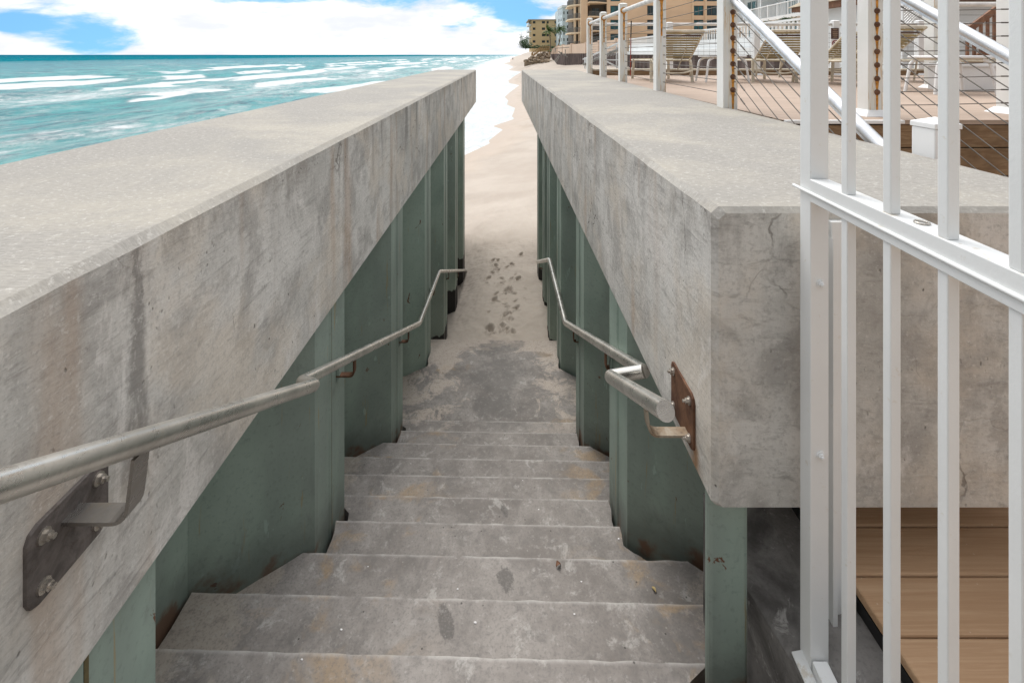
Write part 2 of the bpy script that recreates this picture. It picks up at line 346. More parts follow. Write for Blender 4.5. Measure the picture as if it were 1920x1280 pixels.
# ------------------------------------------------------------------ mesh helpers
class MB:
    def __init__(s): s.v = []; s.f = []; s.sm = []
    def add(s, vs, fs, smooth=False):
        o = len(s.v); s.v += [tuple(v) for v in vs]; s.f += [tuple(i + o for i in f) for f in fs]; s.sm += [smooth] * len(fs); return s
    def hexa(s, c):    # 8 corners: bottom ring 0-3 (ccw from above), top ring 4-7
        return s.add(c, [(3, 2, 1, 0), (4, 5, 6, 7), (0, 1, 5, 4), (1, 2, 6, 5), (2, 3, 7, 6), (3, 0, 4, 7)])
    def box(s, x0, x1, y0, y1, z0, z1):
        return s.hexa([(x0, y0, z0), (x1, y0, z0), (x1, y1, z0), (x0, y1, z0), (x0, y0, z1), (x1, y0, z1), (x1, y1, z1), (x0, y1, z1)])
    def beam(s, a, b, w, h, up=(0, 0, 1)):
        a, b = Vector(a), Vector(b); d = (b - a).normalized(); u = Vector(up)
        if abs(d.dot(u)) > .98: u = Vector((0, 1, 0))
        x = d.cross(u).normalized() * w / 2; z = x.cross(d).normalized() * h / 2
        return s.hexa([a - x - z, a + x - z, b + x - z, b - x - z, a - x + z, a + x + z, b + x + z, b - x + z])
    def tube(s, pts, r, seg=10, caps=True):
        pts = [Vector(p) for p in pts]; n = len(pts); rr = r if isinstance(r, (list, tuple)) else [r] * n
        ref = None; vs = []
        for i, p in enumerate(pts):
            d0 = (pts[i] - pts[i - 1]).normalized() if i else None; d1 = (pts[i + 1] - pts[i]).normalized() if i < n - 1 else None
            d = ((d0 or d1) + (d1 or d0)).normalized(); k = 1.0
            if d0 and d1: k = 1 / max(.45, d.dot(d1))
            if ref is None:
                ref = Vector((0, 0, 1)) if abs(d.z) < .9 else Vector((1, 0, 0))
            x = d.cross(ref).normalized(); y = x.cross(d).normalized(); ref = y
            miter = None
            if d0 and d1 and k > 1.001: miter = (d1 - d0).normalized()
            for j in range(seg):
                t = 2 * math.pi * j / seg; o = x * math.cos(t) * rr[i] + y * math.sin(t) * rr[i]
                if miter is not None: o += miter * (o.dot(miter) * (k - 1))
                vs.append(p + o)
        fs = [(i * seg + j, i * seg + (j + 1) % seg, (i + 1) * seg + (j + 1) % seg, (i + 1) * seg + j) for i in range(n - 1) for j in range(seg)]
        s.add(vs, fs, True)
        if caps:
            s.add(vs[:seg], [tuple(reversed(range(seg)))]); s.add(vs[-seg:], [tuple(range(seg))])
        return s
    def prism(s, poly, a0, a1, axis='x'):
        m = {'x': lambda p, a: (a, p[0], p[1]), 'y': lambda p, a: (p[0], a, p[1]), 'z': lambda p, a: (p[0], p[1], a)}[axis]; n = len(poly)
        vs = [m(p, a0) for p in poly] + [m(p, a1) for p in poly]
        return s.add(vs, [tuple(reversed(range(n))), tuple(range(n, 2 * n))] + [(i, (i + 1) % n, n + (i + 1) % n, n + i) for i in range(n)])
    def dome(s, c, r, nrm, seg=12, flat=1.0):
        nrm = Vector(nrm).normalized(); u = nrm.orthogonal().normalized(); w = nrm.cross(u); vs = []; c = Vector(c); rings = 4
        for i in range(rings):
            a = i / rings * math.pi / 2
            for j in range(seg):
                t = 2 * math.pi * j / seg
                vs.append(c + (u * math.cos(t) + w * math.sin(t)) * r * math.cos(a) + nrm * r * math.sin(a) * flat)
        vs.append(c + nrm * r * flat)
        fs = [(i * seg + j, i * seg + (j + 1) % seg, (i + 1) * seg + (j + 1) % seg, (i + 1) * seg + j) for i in range(rings - 1) for j in range(seg)]
        fs += [((rings - 1) * seg + j, (rings - 1) * seg + (j + 1) % seg, rings * seg) for j in range(seg)]
        return s.add(vs, fs, True)
    def hexbolt(s, c, nrm, r, h):
        nrm = Vector(nrm).normalized(); c = Vector(c)
        s.tube([c, c + nrm * h * .25], r * 1.5, 12); s.tube([c + nrm * h * .25, c + nrm * h * .8], r, 6); s.tube([c + nrm * h * .8, c + nrm * h * 1.3], r * .55, 8)
        s.sm = [False] * len(s.sm); return s
    def ball(s, c, r, sub=2, jit=0.0, sq=(1, 1, 1), seed=0):
        bm = bmesh.new(); bmesh.ops.create_icosphere(bm, subdivisions=sub, radius=1)
        vs = []
        for v in bm.verts:
            k = 1 + jit * mnoise.noise(v.co * 1.7 + Vector((seed, seed * 2, 0)))
            vs.append((c[0] + v.co.x * r * sq[0] * k, c[1] + v.co.y * r * sq[1] * k, c[2] + v.co.z * r * sq[2] * k))
        fs = [tuple(v.index for v in f.verts) for f in bm.faces]; bm.free()
        return s.add(vs, fs)
    def build(s, name, mat, parent=None, bevel=0, label=None):
        me = bpy.data.meshes.new(name); off = Vector((0, 0, 0))
        if parent is not None:
            off = wloc(parent)
        me.from_pydata([(v[0] - off.x, v[1] - off.y, v[2] - off.z) for v in s.v], [], s.f); me.update()
        me.polygons.foreach_set('use_smooth', s.sm); me.materials.append(MAT[mat] if isinstance(mat, str) else mat)
        o = bpy.data.objects.new(name, me); COL.objects.link(o)
        if parent is not None: o.parent = parent
        if bevel:
            b = o.modifiers.new('bevel', 'BEVEL'); b.width = bevel; b.segments = 2; b.limit_method = 'ANGLE'; b.angle_limit = R(40)
        if label: o['label'] = label
        return o
def wloc(o):
    v = Vector(o.location)
    while o.parent is not None: o = o.parent; v += Vector(o.location)
    return v
def tag(o, label=None, cat=None, group=None, kind=None):
    if label: o['label'] = label
    if cat: o['category'] = cat
    if group: o['group'] = group
    if kind: o['kind'] = kind
    return o
def thing(name, loc, label, cat, group=None):
    o = bpy.data.objects.new(name, None); o.empty_display_size = .2; COL.objects.link(o); o.location = loc
    return tag(o, label, cat, group)
def dup(root, loc, rz=0, label=None):
    r = root.copy(); COL.objects.link(r); r.location = loc; r.rotation_euler = (0, 0, rz)
    if label: r['label'] = label
    for ch in list(root.children):
        c = ch.copy(); COL.objects.link(c); c.parent = r
        for g in list(ch.children):
            d = g.copy(); COL.objects.link(d); d.parent = c
    return r

# ------------------------------------------------------------------ beach, sea
ZW = EYE - 5.2
SHORE = [(-60, -24), (0, -15), (7, -11), (9.5, -8), (15, -5), (20, -3.4), (24.5, -1.98), (27.6, -.8), (28.3, -.95), (32.7, -.05), (34.2, -.8), (38.1, .87), (39.6, .67), (45.8, 1.1), (49, .3), (53.2, .48),
         (58, .1), (64.4, .73), (80.3, 2.65), (86, 1.0), (94.4, .86), (110, 2.2), (143, 5.4), (158, 1.4), (199, 4.1), (240, 3.0), (286, -.6), (330, 4), (500, 6), (800, 14), (1500, 38), (4000, 130), (30000, 1200)]
SMO = [(-60, -24), (0, -15), (7, -11), (9.5, -8), (15, -5), (25, -2.2), (35, -.2), (60, .6), (100, 1.5), (180, 4), (300, 4), (500, 6), (800, 14), (1500, 38), (4000, 130), (30000, 1200)]
FEET = []
def zsand(x, y, feet=False):
    w = sstep(14, 3, x - table(SMO, y))
    xs = table(SMO, y) * (1 - w) + table(SHORE, y) * w
    s = x - xs
    z = .07 * s if s < 0 else .115 * s
    if s > 12: z += .13 * (s - 12) * sstep(12, 16, s) + .0
    if y > 30:
        k = sstep(30, 70, y); zz = .225 * s if s > 0 else .07 * s
        z = lerp(z, zz, k * sstep(0, 9, s))
    z = min(z, 3.75 + .0 * s)
    if y > 140 and s > 14: z += 5.0 * sstep(150, 205, y) * sstep(15, 24, s)
    z += ZW
    if 5 < y < 16 and -2 < x < 1.5:
        z += .05 * mnoise.noise(Vector((x * 1.6, y * .9, 3))) + .016 * mnoise.noise(Vector((x * 7, y * 4, 1))) + .010 * mnoise.noise(Vector((x * 17, y * 12, 8))) * (1 if y < 12 else 0)
        z -= .30 * sstep(6.3, 7.2, y) * sstep(-.2, -1.0, x) * .35
    elif s > 1: z += .05 * sstep(1, 4, s) * mnoise.noise(Vector((x * .5, y * .3, 3)))
    if feet:
        for (fx, fy, a, sc) in FEET:
            dx, dy = x - fx, y - fy
            if dx * dx + dy * dy > .16: continue
            ca, sa = math.cos(a), math.sin(a)
            u, v = (dx * ca + dy * sa) / (.062 * sc), (-dx * sa + dy * ca) / (.135 * sc)
            d = max(0, math.sqrt(u * u + v * v) + .25 * mnoise.noise(Vector((x * 14, y * 14, 5))))
            if d < 2.2:
                z -= .085 * sc * max(0, 1 - d ** 4) if d < 1 else 0
                z += .030 * sc * math.exp(-((d - 1.22) / .22) ** 2)
    return z
def ray_sand(px, py):
    y = 5.5
    while y < 40:
        p = P(px, py, y)
        if p.z < zsand(p.x, y): return p
        y += .02
    return p
for i, (zx, zy) in enumerate([(425, 565), (585, 582), (520, 550), (540, 482), (605, 440), (595, 400), (470, 392), (480, 360), (560, 330), (540, 345), (515, 295), (515, 265), (575, 262), (614, 266), (435, 262), (460, 230), (495, 215), (545, 195), (480, 185), (462, 155), (490, 155), (575, 180), (630, 120), (450, 570)]):
    p = ray_sand(780 + zx / 3.2, 440 + zy / 3.2)
    FEET.append((p.x, p.y, random.uniform(-.5, .5), random.uniform(.5, .85)))

for i in range(34):
    t = random.random(); p = ray_sand(lerp(955, 945, t) + random.gauss(0, 17), lerp(490, 625, t) + random.gauss(0, 8))
    FEET.append((p.x, p.y, random.uniform(-1.2, 1.2), random.uniform(.25, .5)))
def axis(segs):
    out = []
    for (a, b, st) in segs:
        n = max(1, round((b - a) / st)); out += [a + (b - a) * i / n for i in range(n)]
    out.append(segs[-1][1]); return out
def grow(a, b, st, k):
    out = [a]; s = st
    while out[-1] < b: out.append(out[-1] + s); s *= k
    return out
def grid_object(name, xs, ys, zf, mat, attrs=None):
    nx, ny = len(xs), len(ys); vs = []; at = {k: [] for k in (attrs or [])}
    for y in ys:
        for x in xs:
            r = zf(x, y)
            if attrs:
                vs += (x, y, r[0])
                for k, v in zip(attrs, r[1:]): at[k].append(v)
            else: vs += (x, y, r)
    fs = []
    for j in range(ny - 1):
        for i in range(nx - 1): a = j * nx + i; fs += (a, a + 1, a + nx + 1, a + nx)
    me = bpy.data.meshes.new(name); me.vertices.add(nx * ny); me.vertices.foreach_set('co', vs)
    nf = (nx - 1) * (ny - 1); me.loops.add(nf * 4); me.loops.foreach_set('vertex_index', fs)
    me.polygons.add(nf); me.polygons.foreach_set('loop_start', range(0, nf * 4, 4)); me.polygons.foreach_set('use_smooth', [True] * nf)
    for k in at: me.attributes.new(k, 'FLOAT', 'POINT').data.foreach_set('value', at[k])
    me.update(calc_edges=True); me.validate(); me.materials.append(MAT[mat])
    o = bpy.data.objects.new(name, me); COL.objects.link(o); return o

sx = [-x for x in reversed(grow(1.3, 70, .12, 1.12))] + axis([(-1.3, 1.1, .018)])[1:-1] + grow(1.1, 30000, .12, 1.1)
sy = axis([(-30, 5.7, 2.0), (5.7, 11.0, .018), (11, 14, .08)])[:-1] + grow(14, 400, .2, 1.018) 
sy += grow(sy[-1] + 8, 30000, 10, 1.15)
tag(grid_object('sand', sx, sy, lambda x, y: zsand(x, y, 5.7 < y < 12 and -1 < x < .9), 'sand'), 'pale beach sand with footprints below the steps and the swash edge', kind='structure')

def sea_f(x, y):
    sm = table(SMO, y); o = sm - x
    if o < -2: return (ZW, .6, o)
    A = sstep(9, 22, o) * lerp(.45, .72, sstep(20, 70, o)) * (1 - .55 * sstep(150, 900, o))
    wob = 9 * mnoise.noise(Vector((x * .006, y * .012, 2))) + 2.5 * mnoise.noise(Vector((x * .03, y * .05, 9)))
    oo = o + wob
    ph = 2 * math.pi * (oo - 26) / (18 + 14 * sstep(60, 240, o))
    c = math.cos(ph); crest = max(0, c) ** 3.0 - .22
    gate = mnoise.noise(Vector((round(oo / 30) * 7.7, y * .017, 4)))      # waves break here and there along their crest
    h = A * crest * (.75 + .6 * gate)
    ch = mnoise.noise(Vector((x * .28, y * .13, 0))) * .26 + mnoise.noise(Vector((x * .8, y * .42, 6))) * .06
    h += ch * sstep(6, 25, o) * (1 if o < 600 else .6)
    # foam: solid wash at the shore, lace outward, bores on the breaking crests
    foam = .98 * sstep(30, 11, o)
    pn = mnoise.noise(Vector((x * .07, y * .03, 21)))
    foam = max(foam, (.55 + .25 * pn) * sstep(150, 45, o))
    brk = mnoise.noise(Vector((x * .13, y * .055, 31))) + .5 * mnoise.noise(Vector((x * .4, y * .16, 5)))
    br = sstep(.25, .97, math.cos(ph + .52)) * sstep(-.35, .05, gate + .7 * brk)
    foam = max(foam, br * (.60 * sstep(140, 90, o) + .48 * sstep(500, 120, o)) * sstep(12, 22, o) * (1 + .45 * brk))
    tr = sstep(-.6, .9, math.cos(ph + 1.5)) * sstep(-.3, .1, gate)
    foam = max(foam, tr * (.50 + .25 * pn) * sstep(120, 70, o))
    foam = max(foam, .30 * sstep(.15, .35, mnoise.noise(Vector((x * .05, y * .02, 11)))))
    d = table(SHORE, y) - x
    foam += .25 * sstep(2.2, .2, d) * sstep(40, 10, o)
    return (ZW + h, foam, o)
ox = [-x for x in reversed(grow(130, 40000, .9, 1.06))] + axis([(-130, -60, .45), (-60, -8, .33), (-8, 8, 1.2)])[1:] + [14, 30, 60, 130, 400, 1300]
oy = axis([(-60, 14, 3), (14, 60, .5), (60, 140, 1.0), (140, 300, 2.2), (300, 600, 5)])[:-1] + grow(600, 40000, 8, 1.08)
tag(grid_object('sea', ox, oy, sea_f, 'sea', ['foam', 'offshore']), 'turquoise sea with white breakers rolling to the beach', kind='structure')

# ------------------------------------------------------------------ sea walls: cap + sheet piles
def cap_mesh(y0, y1, xin, xout, top, bot, n=60, seed=0, face=0.0):
    """a long concrete beam, arrises chamfered and slightly chipped"""
    mb = MB(); ch = .020; ring = []
    for i in range(n + 1):
        t = i / n; y = lerp(y0, y1, t); a, b = xin(y), xout(y); z1, z0 = EYE - top(y), EYE - bot(y); sg = 1 if b > a else -1
        q = [mnoise.noise(Vector((y * 5 + seed, k * 3.1, 1))) * .0045 for k in range(4)]
        c1 = ch + q[0]; c2 = ch + q[1]
        ring.append([(a, z0 + .012), (a + sg * .012, z0), (b, z0), (b, z1 - ch), (b - sg * ch, z1), (a + sg * c1, z1 + q[2] * .3), (a + q[3] * .2 * sg, z1 - c2)])
        ring[-1] = [(p[0], y, p[1]) for p in ring[-1]]
    if face:       # chamfer round the end face
        r0 = ring[0]; cxm = (r0[0][0] + r0[2][0]) / 2; czm = (r0[1][2] + r0[4][2]) / 2; hx = abs(r0[0][0] - cxm); hz = abs(r0[4][2] - czm); nr = []
        for i in range(n + 1):
            pass
        fr = [(cxm + (p[0] - cxm) * (1 - face / hx), p[1], p[2] + (-face if p[2] > czm else .006)) for p in r0]
        ring[0] = [(p[0], p[1] + face, p[2]) for p in r0]; ring.insert(0, fr); n += 1
    k = 7; vs = [v for r_ in ring for v in r_]
    fs = [(i * k + j, i * k + (j + 1) % k, (i + 1) * k + (j + 1) % k, (i + 1) * k + j) for i in range(n) for j in range(k)]
    fs += [tuple(range(k)), tuple(reversed(range(n * k, n * k + k)))]
    mb.add(vs, fs); return mb
def pile_mb(X, Yn, Yf, Yprev, d, ztop, zbot):
    """one sheet pile: inner flange, the two webs, half pans; sg -> outward side; Yprev = far edge of the previous flange"""
    sg = 1 if X > 0 else -1; wp = .30; th = .016
    pts = [(Yprev + wp, d), (Yn - wp, d), (Yn, 0), ((Yn + Yf) / 2 - .03, 0), ((Yn + Yf) / 2 - .012, -.008), ((Yn + Yf) / 2 - .006, .02), ((Yn + Yf) / 2 + .006, .02), ((Yn + Yf) / 2 + .007, 0), (Yf, 0), (Yf + wp, d)]
    mb = MB(); n = len(pts); vs = []
    for z in (zbot, ztop):
        vs += [(X + sg * q, y, z) for (y, q) in pts] + [(X + sg * (q + th), y, z) for (y, q) in pts]
    m = 2 * n; fs = []
    for i in range(n - 1):
        fs += [(i, i + 1, m + i + 1, m + i), (n + i + 1, n + i, m + n + i, m + n + i + 1), (m + i, m + i + 1, m + n + i + 1, m + n + i)]
    fs += [(0, m, m + n, n), (n - 1, 2 * n - 1, m + 2 * n - 1, m + n - 1)]
    mb.add(vs, fs); return mb

# sea side wall
xin_l = lambda y: -.843 + .099 * (y - .78) / 11.72
xin_r = lambda y: .594 - .125 * (y - 1.35) / 11.15
seawall = thing('seawall', (-1.3, 5, -3.2), 'long grey concrete capped seawall on the ocean side of the steps', 'seawall')
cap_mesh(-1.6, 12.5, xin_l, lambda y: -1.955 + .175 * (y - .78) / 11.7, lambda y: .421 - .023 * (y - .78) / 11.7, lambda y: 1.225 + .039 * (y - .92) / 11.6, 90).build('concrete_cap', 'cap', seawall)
LP = [(-.885, -.17), (-.88, 1.185), (-.867, 2.55), (-.851, 3.94), (-.832, 5.33), (-.815, 6.75), (-.80, 8.1), (-.795, 9.5)]
for i, (X, Yf) in enumerate(LP):
    pv = LP[i - 1][1] if i else -1.55
    sp_ = pile_mb(X, Yf - .40, Yf, pv, -.0 + .38, EYE - 1.20, -4.6); sp_ = sp_.build('sheet_pile', 'pile', seawall); MB().box(X - .004, X + .0035, Yf - .205, Yf - .194, -2.25, EYE - 1.21).build('interlock_seam', 'seam', sp_)
MB().box(-1.25, -1.20, 9.75, 12.3, -4.6, EYE - 1.25).build('return_panel', 'pile', seawall)
# land side wall
landwall = thing('seawall', (1.2, 5, -3.2), 'concrete capped seawall on the land side with a rusty plate at its near end', 'seawall')
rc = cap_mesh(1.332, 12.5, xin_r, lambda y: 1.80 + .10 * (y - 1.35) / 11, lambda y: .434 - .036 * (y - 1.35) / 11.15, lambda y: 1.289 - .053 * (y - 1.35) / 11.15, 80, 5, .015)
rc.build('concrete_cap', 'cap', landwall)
RP = [(.60, 2.67), (.60, 3.91), (.597, 5.3), (.607, 6.6), (.625, 7.65), (.63, 8.9)]
for i, (X, Yf) in enumerate(RP):
    pv = RP[i - 1][1] if i else 1.50
    sp_ = pile_mb(X, Yf - .385, Yf, pv, .38, EYE - 1.25, -4.6); sp_ = sp_.build('sheet_pile', 'pile', landwall); MB().box(X - .0035, X + .004, Yf - .198, Yf - .187, -2.2, EYE - 1.26).build('interlock_seam', 'seam', sp_)
mb = MB(); mb.box(.612, .733, 1.405, 1.44, -1.4, EYE - 1.287); mb.build('end_post', 'pile', landwall, .012)

# ------------------------------------------------------------------ the steps, poured between the piles with a ragged dark gap
def prof_l(y):
    tb = []
    for i, (X, Yf) in enumerate(LP): tb += [(Yf - .70, X - .38), (Yf - .40, X), (Yf, X), (Yf + .30, X - .38)]
    return table(tb, y) + .020 + .016 * mnoise.noise(Vector((y * 9, 1, 1)))
def prof_r(y):
    tb = [(1.0, .745), (1.40, .745), (1.401, .60), (1.50, .60), (1.70, .95)]
    for i, (X, Yf) in enumerate(RP): tb += [(Yf - .685, X + .38), (Yf - .385, X), (Yf, X), (Yf + .30, X + .38)]
    tb = [t for t in sorted(tb)]
    return table(tb, y) - .018 + .016 * mnoise.noise(Vector((y * 9, 5, 1)))
stairs = thing('staircase', (0, 1.5, -2.3), 'worn grey concrete steps going down to the sand between the two seawalls', 'staircase')
SK = -.021
def slab_poly(ya, yb, z, h, name):
    bot = []; n = 26
    L, Rr = [], []
    for i in range(n + 1):
        y = lerp(ya, yb, i / n)
        xl, xr = prof_l(y), prof_r(y)
        L.append((xl, y + SK * (xl + .05))); Rr.append((xr, y + SK * (xr + .05)))
    ed = []
    for i in range(1, 60):       # the far nosing, slightly chipped
        t = i / 60; x = lerp(L[-1][0], Rr[-1][0], t)
        ed.append((x, yb + SK * (x + .05) + .0045 * mnoise.noise(Vector((x * 13, yb * 7, 2)))))
    poly = L + ed + list(reversed(Rr))
    mb = MB(); m = len(poly)
    inset = .006
    vs = [(x, y, z - h) for x, y in poly] + [(x, y, z - inset) for x, y in poly] + [(x * .9985, y - .005 if y > (ya + yb) / 2 else y, z) for x, y in poly]
    fs = [tuple(range(2 * m, 3 * m))]
    for i in range(m):
        j = (i + 1) % m
        fs += [(j, i, m + i, m + j), (m + j, m + i, 2 * m + i, 2 * m + j)]
    fs = [tuple(reversed(f)) for f in fs]
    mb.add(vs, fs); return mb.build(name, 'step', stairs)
T, RI, D0, Z0 = .276, .129, 1.55, -.496
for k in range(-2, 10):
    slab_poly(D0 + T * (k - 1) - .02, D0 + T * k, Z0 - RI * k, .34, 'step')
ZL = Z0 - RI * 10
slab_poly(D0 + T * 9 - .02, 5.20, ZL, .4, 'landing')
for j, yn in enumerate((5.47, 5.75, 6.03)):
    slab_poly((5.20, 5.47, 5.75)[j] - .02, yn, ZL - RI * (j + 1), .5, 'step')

def leaf(label, x, y, z, L_, w, rz, mat, lift=.008):
    mb = MB(); c, s_ = math.cos(rz), math.sin(rz); vs = []
    for i in range(7):
        t = i / 6; ww = w * math.sin(math.pi * min(1, t * .95 + .05)) ** .8; zz = z + .003 + lift * math.sin(math.pi * t * 1.2)
        for k_ in (-1, 0, 1):
            u, v = (t - .5) * L_, k_ * ww; vs.append((x + u * c - v * s_, y + u * s_ + v * c, zz + abs(k_) * lift * .8))
    n_ = len(vs); vs += [(a, b, h + .0008) for a, b, h in vs]
    fs = [(3 * i + k_, 3 * i + k_ + 1, 3 * i + k_ + 4, 3 * i + k_ + 3) for i in range(6) for k_ in (0, 1)]
    fs += [tuple(q_ + n_ for q_ in reversed(f)) for f in fs]
    mb.add(vs, fs, True); return tag(mb.build('fallen_leaf', mat), label, 'leaf')
def on_tread(px, py, n_):
    d_ = EYE - (Z0 - RI * n_); y = F * d_ / (py - CY); return (px - CX) * y / F, y, Z0 - RI * n_
leaf('curled red brown leaf lying on the steps right of the middle', *on_tread(1047, 1061, 2), .026, .009, .6, 'redwood')
leaf('small straw coloured leaf on the steps near the right hand end post', *on_tread(1226, 1106, 2), .024, .006, 2.0, 'strawleaf', .004)
rg0 = random.Random(11)
for (a, b, n_) in ((1077, 1151, 1), (770, 869, 6), (891, 1167, 1), (566, 1236, 0), (1090, 1090, 2), (858, 1104, 2), (690, 1062, 2), (1010, 955, 4), (640, 1180, 1), (1160, 1010, 3), (980, 900, 5)):
    x, y, z = on_tread(a, b, n_); r_ = rg0.uniform(.002, .0042)
    tag(MB().ball((x, y, z + r_ * .4), r_, 1, .5, (1.4, 1, .5), a).build('shell_chip', 'signwhite'), 'tiny white shell chip lying on the grey concrete steps', 'shell', 'shell chips on the steps')

# ------------------------------------------------------------------ side slab, lower deck
mb = MB(); n = 60; vs = []
for i in range(n + 1):
    y = lerp(-1.5, 4.6, i / n); e = (.79 - .045 * sstep(1.2, 1.45, y)) + .010 * mnoise.noise(Vector((y * 6, 0, 4)))
    e = max(e, lerp(.745, 1.02, sstep(1.78, 1.86, y)))
    vs += [(e - .004, y, -2.0), (e, y, -.15), (e + .02, y, -.135), (max(.9, e + .04), y, -.085), (1.2, y, -.04), (1.25, y, -2.0)]
fs = [(i * 6 + j, i * 6 + j + 1, i * 6 + j + 7, i * 6 + j + 6) for i in range(n) for j in range(5)]
fs = [tuple(reversed(f)) for f in fs]
mb.add(vs, fs); kerb = mb.build('concrete_kerb', 'darkc'); tag(kerb, 'dark stained concrete kerb at the stair head under the white gate', 'kerb')
deck = thing('deck', (1.6, 1.5, 0), 'tan composite board deck behind the white gate at floor level', 'deck')
bd = MB(); y = 1308 / F * F / 882 - .1408 * 22
k = 0
while y < 3.6:
    bd.hexa([(.986, y + .0025, -.026), (3.9, y + .0025, -.026), (3.9, y + .1383, -.026), (.986, y + .1383, -.026), (.986, y + .0025, 0), (3.9, y + .0025, 0), (3.9, y + .1383, 0), (.986, y + .1383, 0)]); y += .1408
bd.build('deck_boards', 'deck', deck, .005)
MB().box(.99, 3.9, -1.6, 3.6, -.30, -.034).build('joists', 'black', deck)

# ------------------------------------------------------------------ hand rails of the steps
def flatbar(mb, pts, w, t, wdir=(0, 1, 0)):
    """a bent flat bar: one continuous strip, width along wdir"""
    pts = [Vector(p) for p in pts]; W = Vector(wdir) * w / 2; vs = []; n = len(pts)
    for i, p in enumerate(pts):
        d0 = (p - pts[i - 1]).normalized() if i else None; d1 = (pts[i + 1] - p).normalized() if i < n - 1 else None
        d = ((d0 or d1) + (d1 or d0)).normalized(); k = 1 / max(.5, d.dot(d0 or d1)); nn = d.cross(Vector(wdir)).normalized() * t / 2 * k
        vs += [p - W - nn, p + W - nn, p + W + nn, p - W + nn]
    fs = [(4 * i + j, 4 * i + (j + 1) % 4, 4 * i + 4 + (j + 1) % 4, 4 * i + 4 + j) for i in range(n - 1) for j in range(4)] + [(3, 2, 1, 0), (4 * n - 4, 4 * n - 3, 4 * n - 2, 4 * n - 1)]
    mb.add(vs, fs)
def rounded(pts, rad=.05, n=5):
    pts = [Vector(p) for p in pts]; out = [pts[0]]
    for i in range(1, len(pts) - 1):
        a, b, c = pts[i - 1:i + 2]; d0 = (a - b); d1 = (c - b); k = min(rad, d0.length * .45, d1.length * .45)
        p0 = b + d0.normalized() * k; p1 = b + d1.normalized() * k
        for j in range(n + 1):
            t = j / n; out.append((1 - t) ** 2 * p0 + 2 * t * (1 - t) * b + t * t * p1)
    return out + [pts[-1]]
def pile_bracket(root, pipe_pt, xf, name='bracket'):
    """flat bar from the pile flange, out under the pipe and up to it"""
    p = Vector(pipe_pt); sg = 1 if xf > 0 else -1; z = p.z - .105; xo = p.x - sg * .0
    mb = MB(); flatbar(mb, rounded([(xf, p.y, z), (xo, p.y, z), (xo, p.y, p.z - .024)], .025), .032, .008)
    b = mb.build(name, 'rust', root)
    m2 = MB(); m2.prism([(xf - sg * .002, z - .03), (xf - sg * .018, z - .005), (xf - sg * .012, z + .05), (xf - sg * .002, z + .09)], p.y - .014, p.y + .014, 'y')
    m2.build('weld_cleat', 'pile', b); return b
def mounting_plate(root, x, sg, ya, yb, za, zb, mat, boltmat):
    c = .022; mb = MB(); poly = [(ya + c, za), (yb - c, za), (yb - c * .3, za + c * .3), (yb, za + c), (yb, zb - c), (yb - c * .3, zb - c * .3), (yb - c, zb), (ya + c, zb), (ya + c * .3, zb - c * .3), (ya, zb - c), (ya, za + c), (ya + c * .3, za + c * .3)]
    mb.prism(poly, x, x + sg * .010, 'x'); pl = mb.build('mounting_plate', mat, root, .002)
    for (y, z) in ((ya + .028, zb - .028), (yb - .028, zb - .028), (ya + .028, za + .028), (yb - .028, za + .028)):
        MB().hexbolt((x + sg * .010, y, z), (sg, 0, 0), .0085, .017).build('bolt', boltmat, pl)
    return pl
RADR = .0215
hr = thing('handrail', (-.8, 2, -.2), 'long steel pipe handrail bolted to the ocean side wall, bending down to the sand', 'handrail')
def rz_first(y): return EYE - (.599 + .573 * (y - .652))
A0 = (-.70, .05, rz_first(.05)); A1 = (-.70, 1.735, rz_first(1.735))
B0 = (-.765, 1.775, A1[2] - .015); B1 = (-.775, 4.30, EYE - (1.285 + .475 * (4.30 - 1.83))); C1 = (-.78, 5.66, EYE - 2.61); D1 = (-.775, 10.3, EYE - 2.61 - .455 * (10.3 - 5.66))
MB().tube(rounded([A0, A1, B0], .018) , RADR, 20).build('pipe', 'rail', hr)
MB().tube(rounded([B0, B1, C1, D1], .06), RADR, 18).build('pipe', 'rail', hr)
pl = mounting_plate(hr, xin_l(.9) - .003, 1, .822, .992, EYE - .988, EYE - .842, 'plate', 'bolt')
mb = MB(); zb = EYE - .885; yb_ = .905; xw = xin_l(.9)
flatbar(mb, rounded([(xw + .005, yb_, zb), (-.715, yb_, zb), (-.70, yb_, rz_first(yb_) - .020)], .03), .040, .007); mb.build('bracket', 'brk', hr)
for i, (t, fl) in enumerate(((2.44, 2), (3.82, 3), (5.22, 4), (6.62, 5), (8.0, 6))):
    y = t
    z = B0[2] + (B1[2] - B0[2]) * (y - B0[1]) / (B1[1] - B0[1]) if y < 4.3 else (B1[2] + (C1[2] - B1[2]) * (y - 4.3) / 1.36 if y < 5.66 else C1[2] + (D1[2] - C1[2]) * (y - 5.66) / 4.64)
    pile_bracket(hr, (-.777, y, z), LP[fl][0])
hr2 = thing('handrail', (.55, 2, -.2), 'steel pipe handrail on the land side wall with a closed round end near the gate', 'handrail')
E0 = Vector((.45, 1.31, EYE - .993)); E1 = Vector((.45, 1.985, EYE - 1.36)); G0 = Vector((.575, 1.93, EYE - 1.30)); G1 = Vector((.562, 4.29, EYE - 2.447)); H1 = Vector((.562, 5.8, EYE - 2.53)); I1 = Vector((.562, 7.8, EYE - 3.44))
RADR = .026
MB().tube(rounded([E0, E1, G0], .014), RADR, 22).build('pipe', 'rail', hr2)
MB().tube(rounded([G0, G1, H1, I1], .06), RADR, 18).build('pipe', 'rail', hr2)
d = (E0 - E1).normalized(); MB().tube([E0, E0 + d * .004], RADR * .985, 22)  .build('end_cap', 'bolt', hr2, .0015)
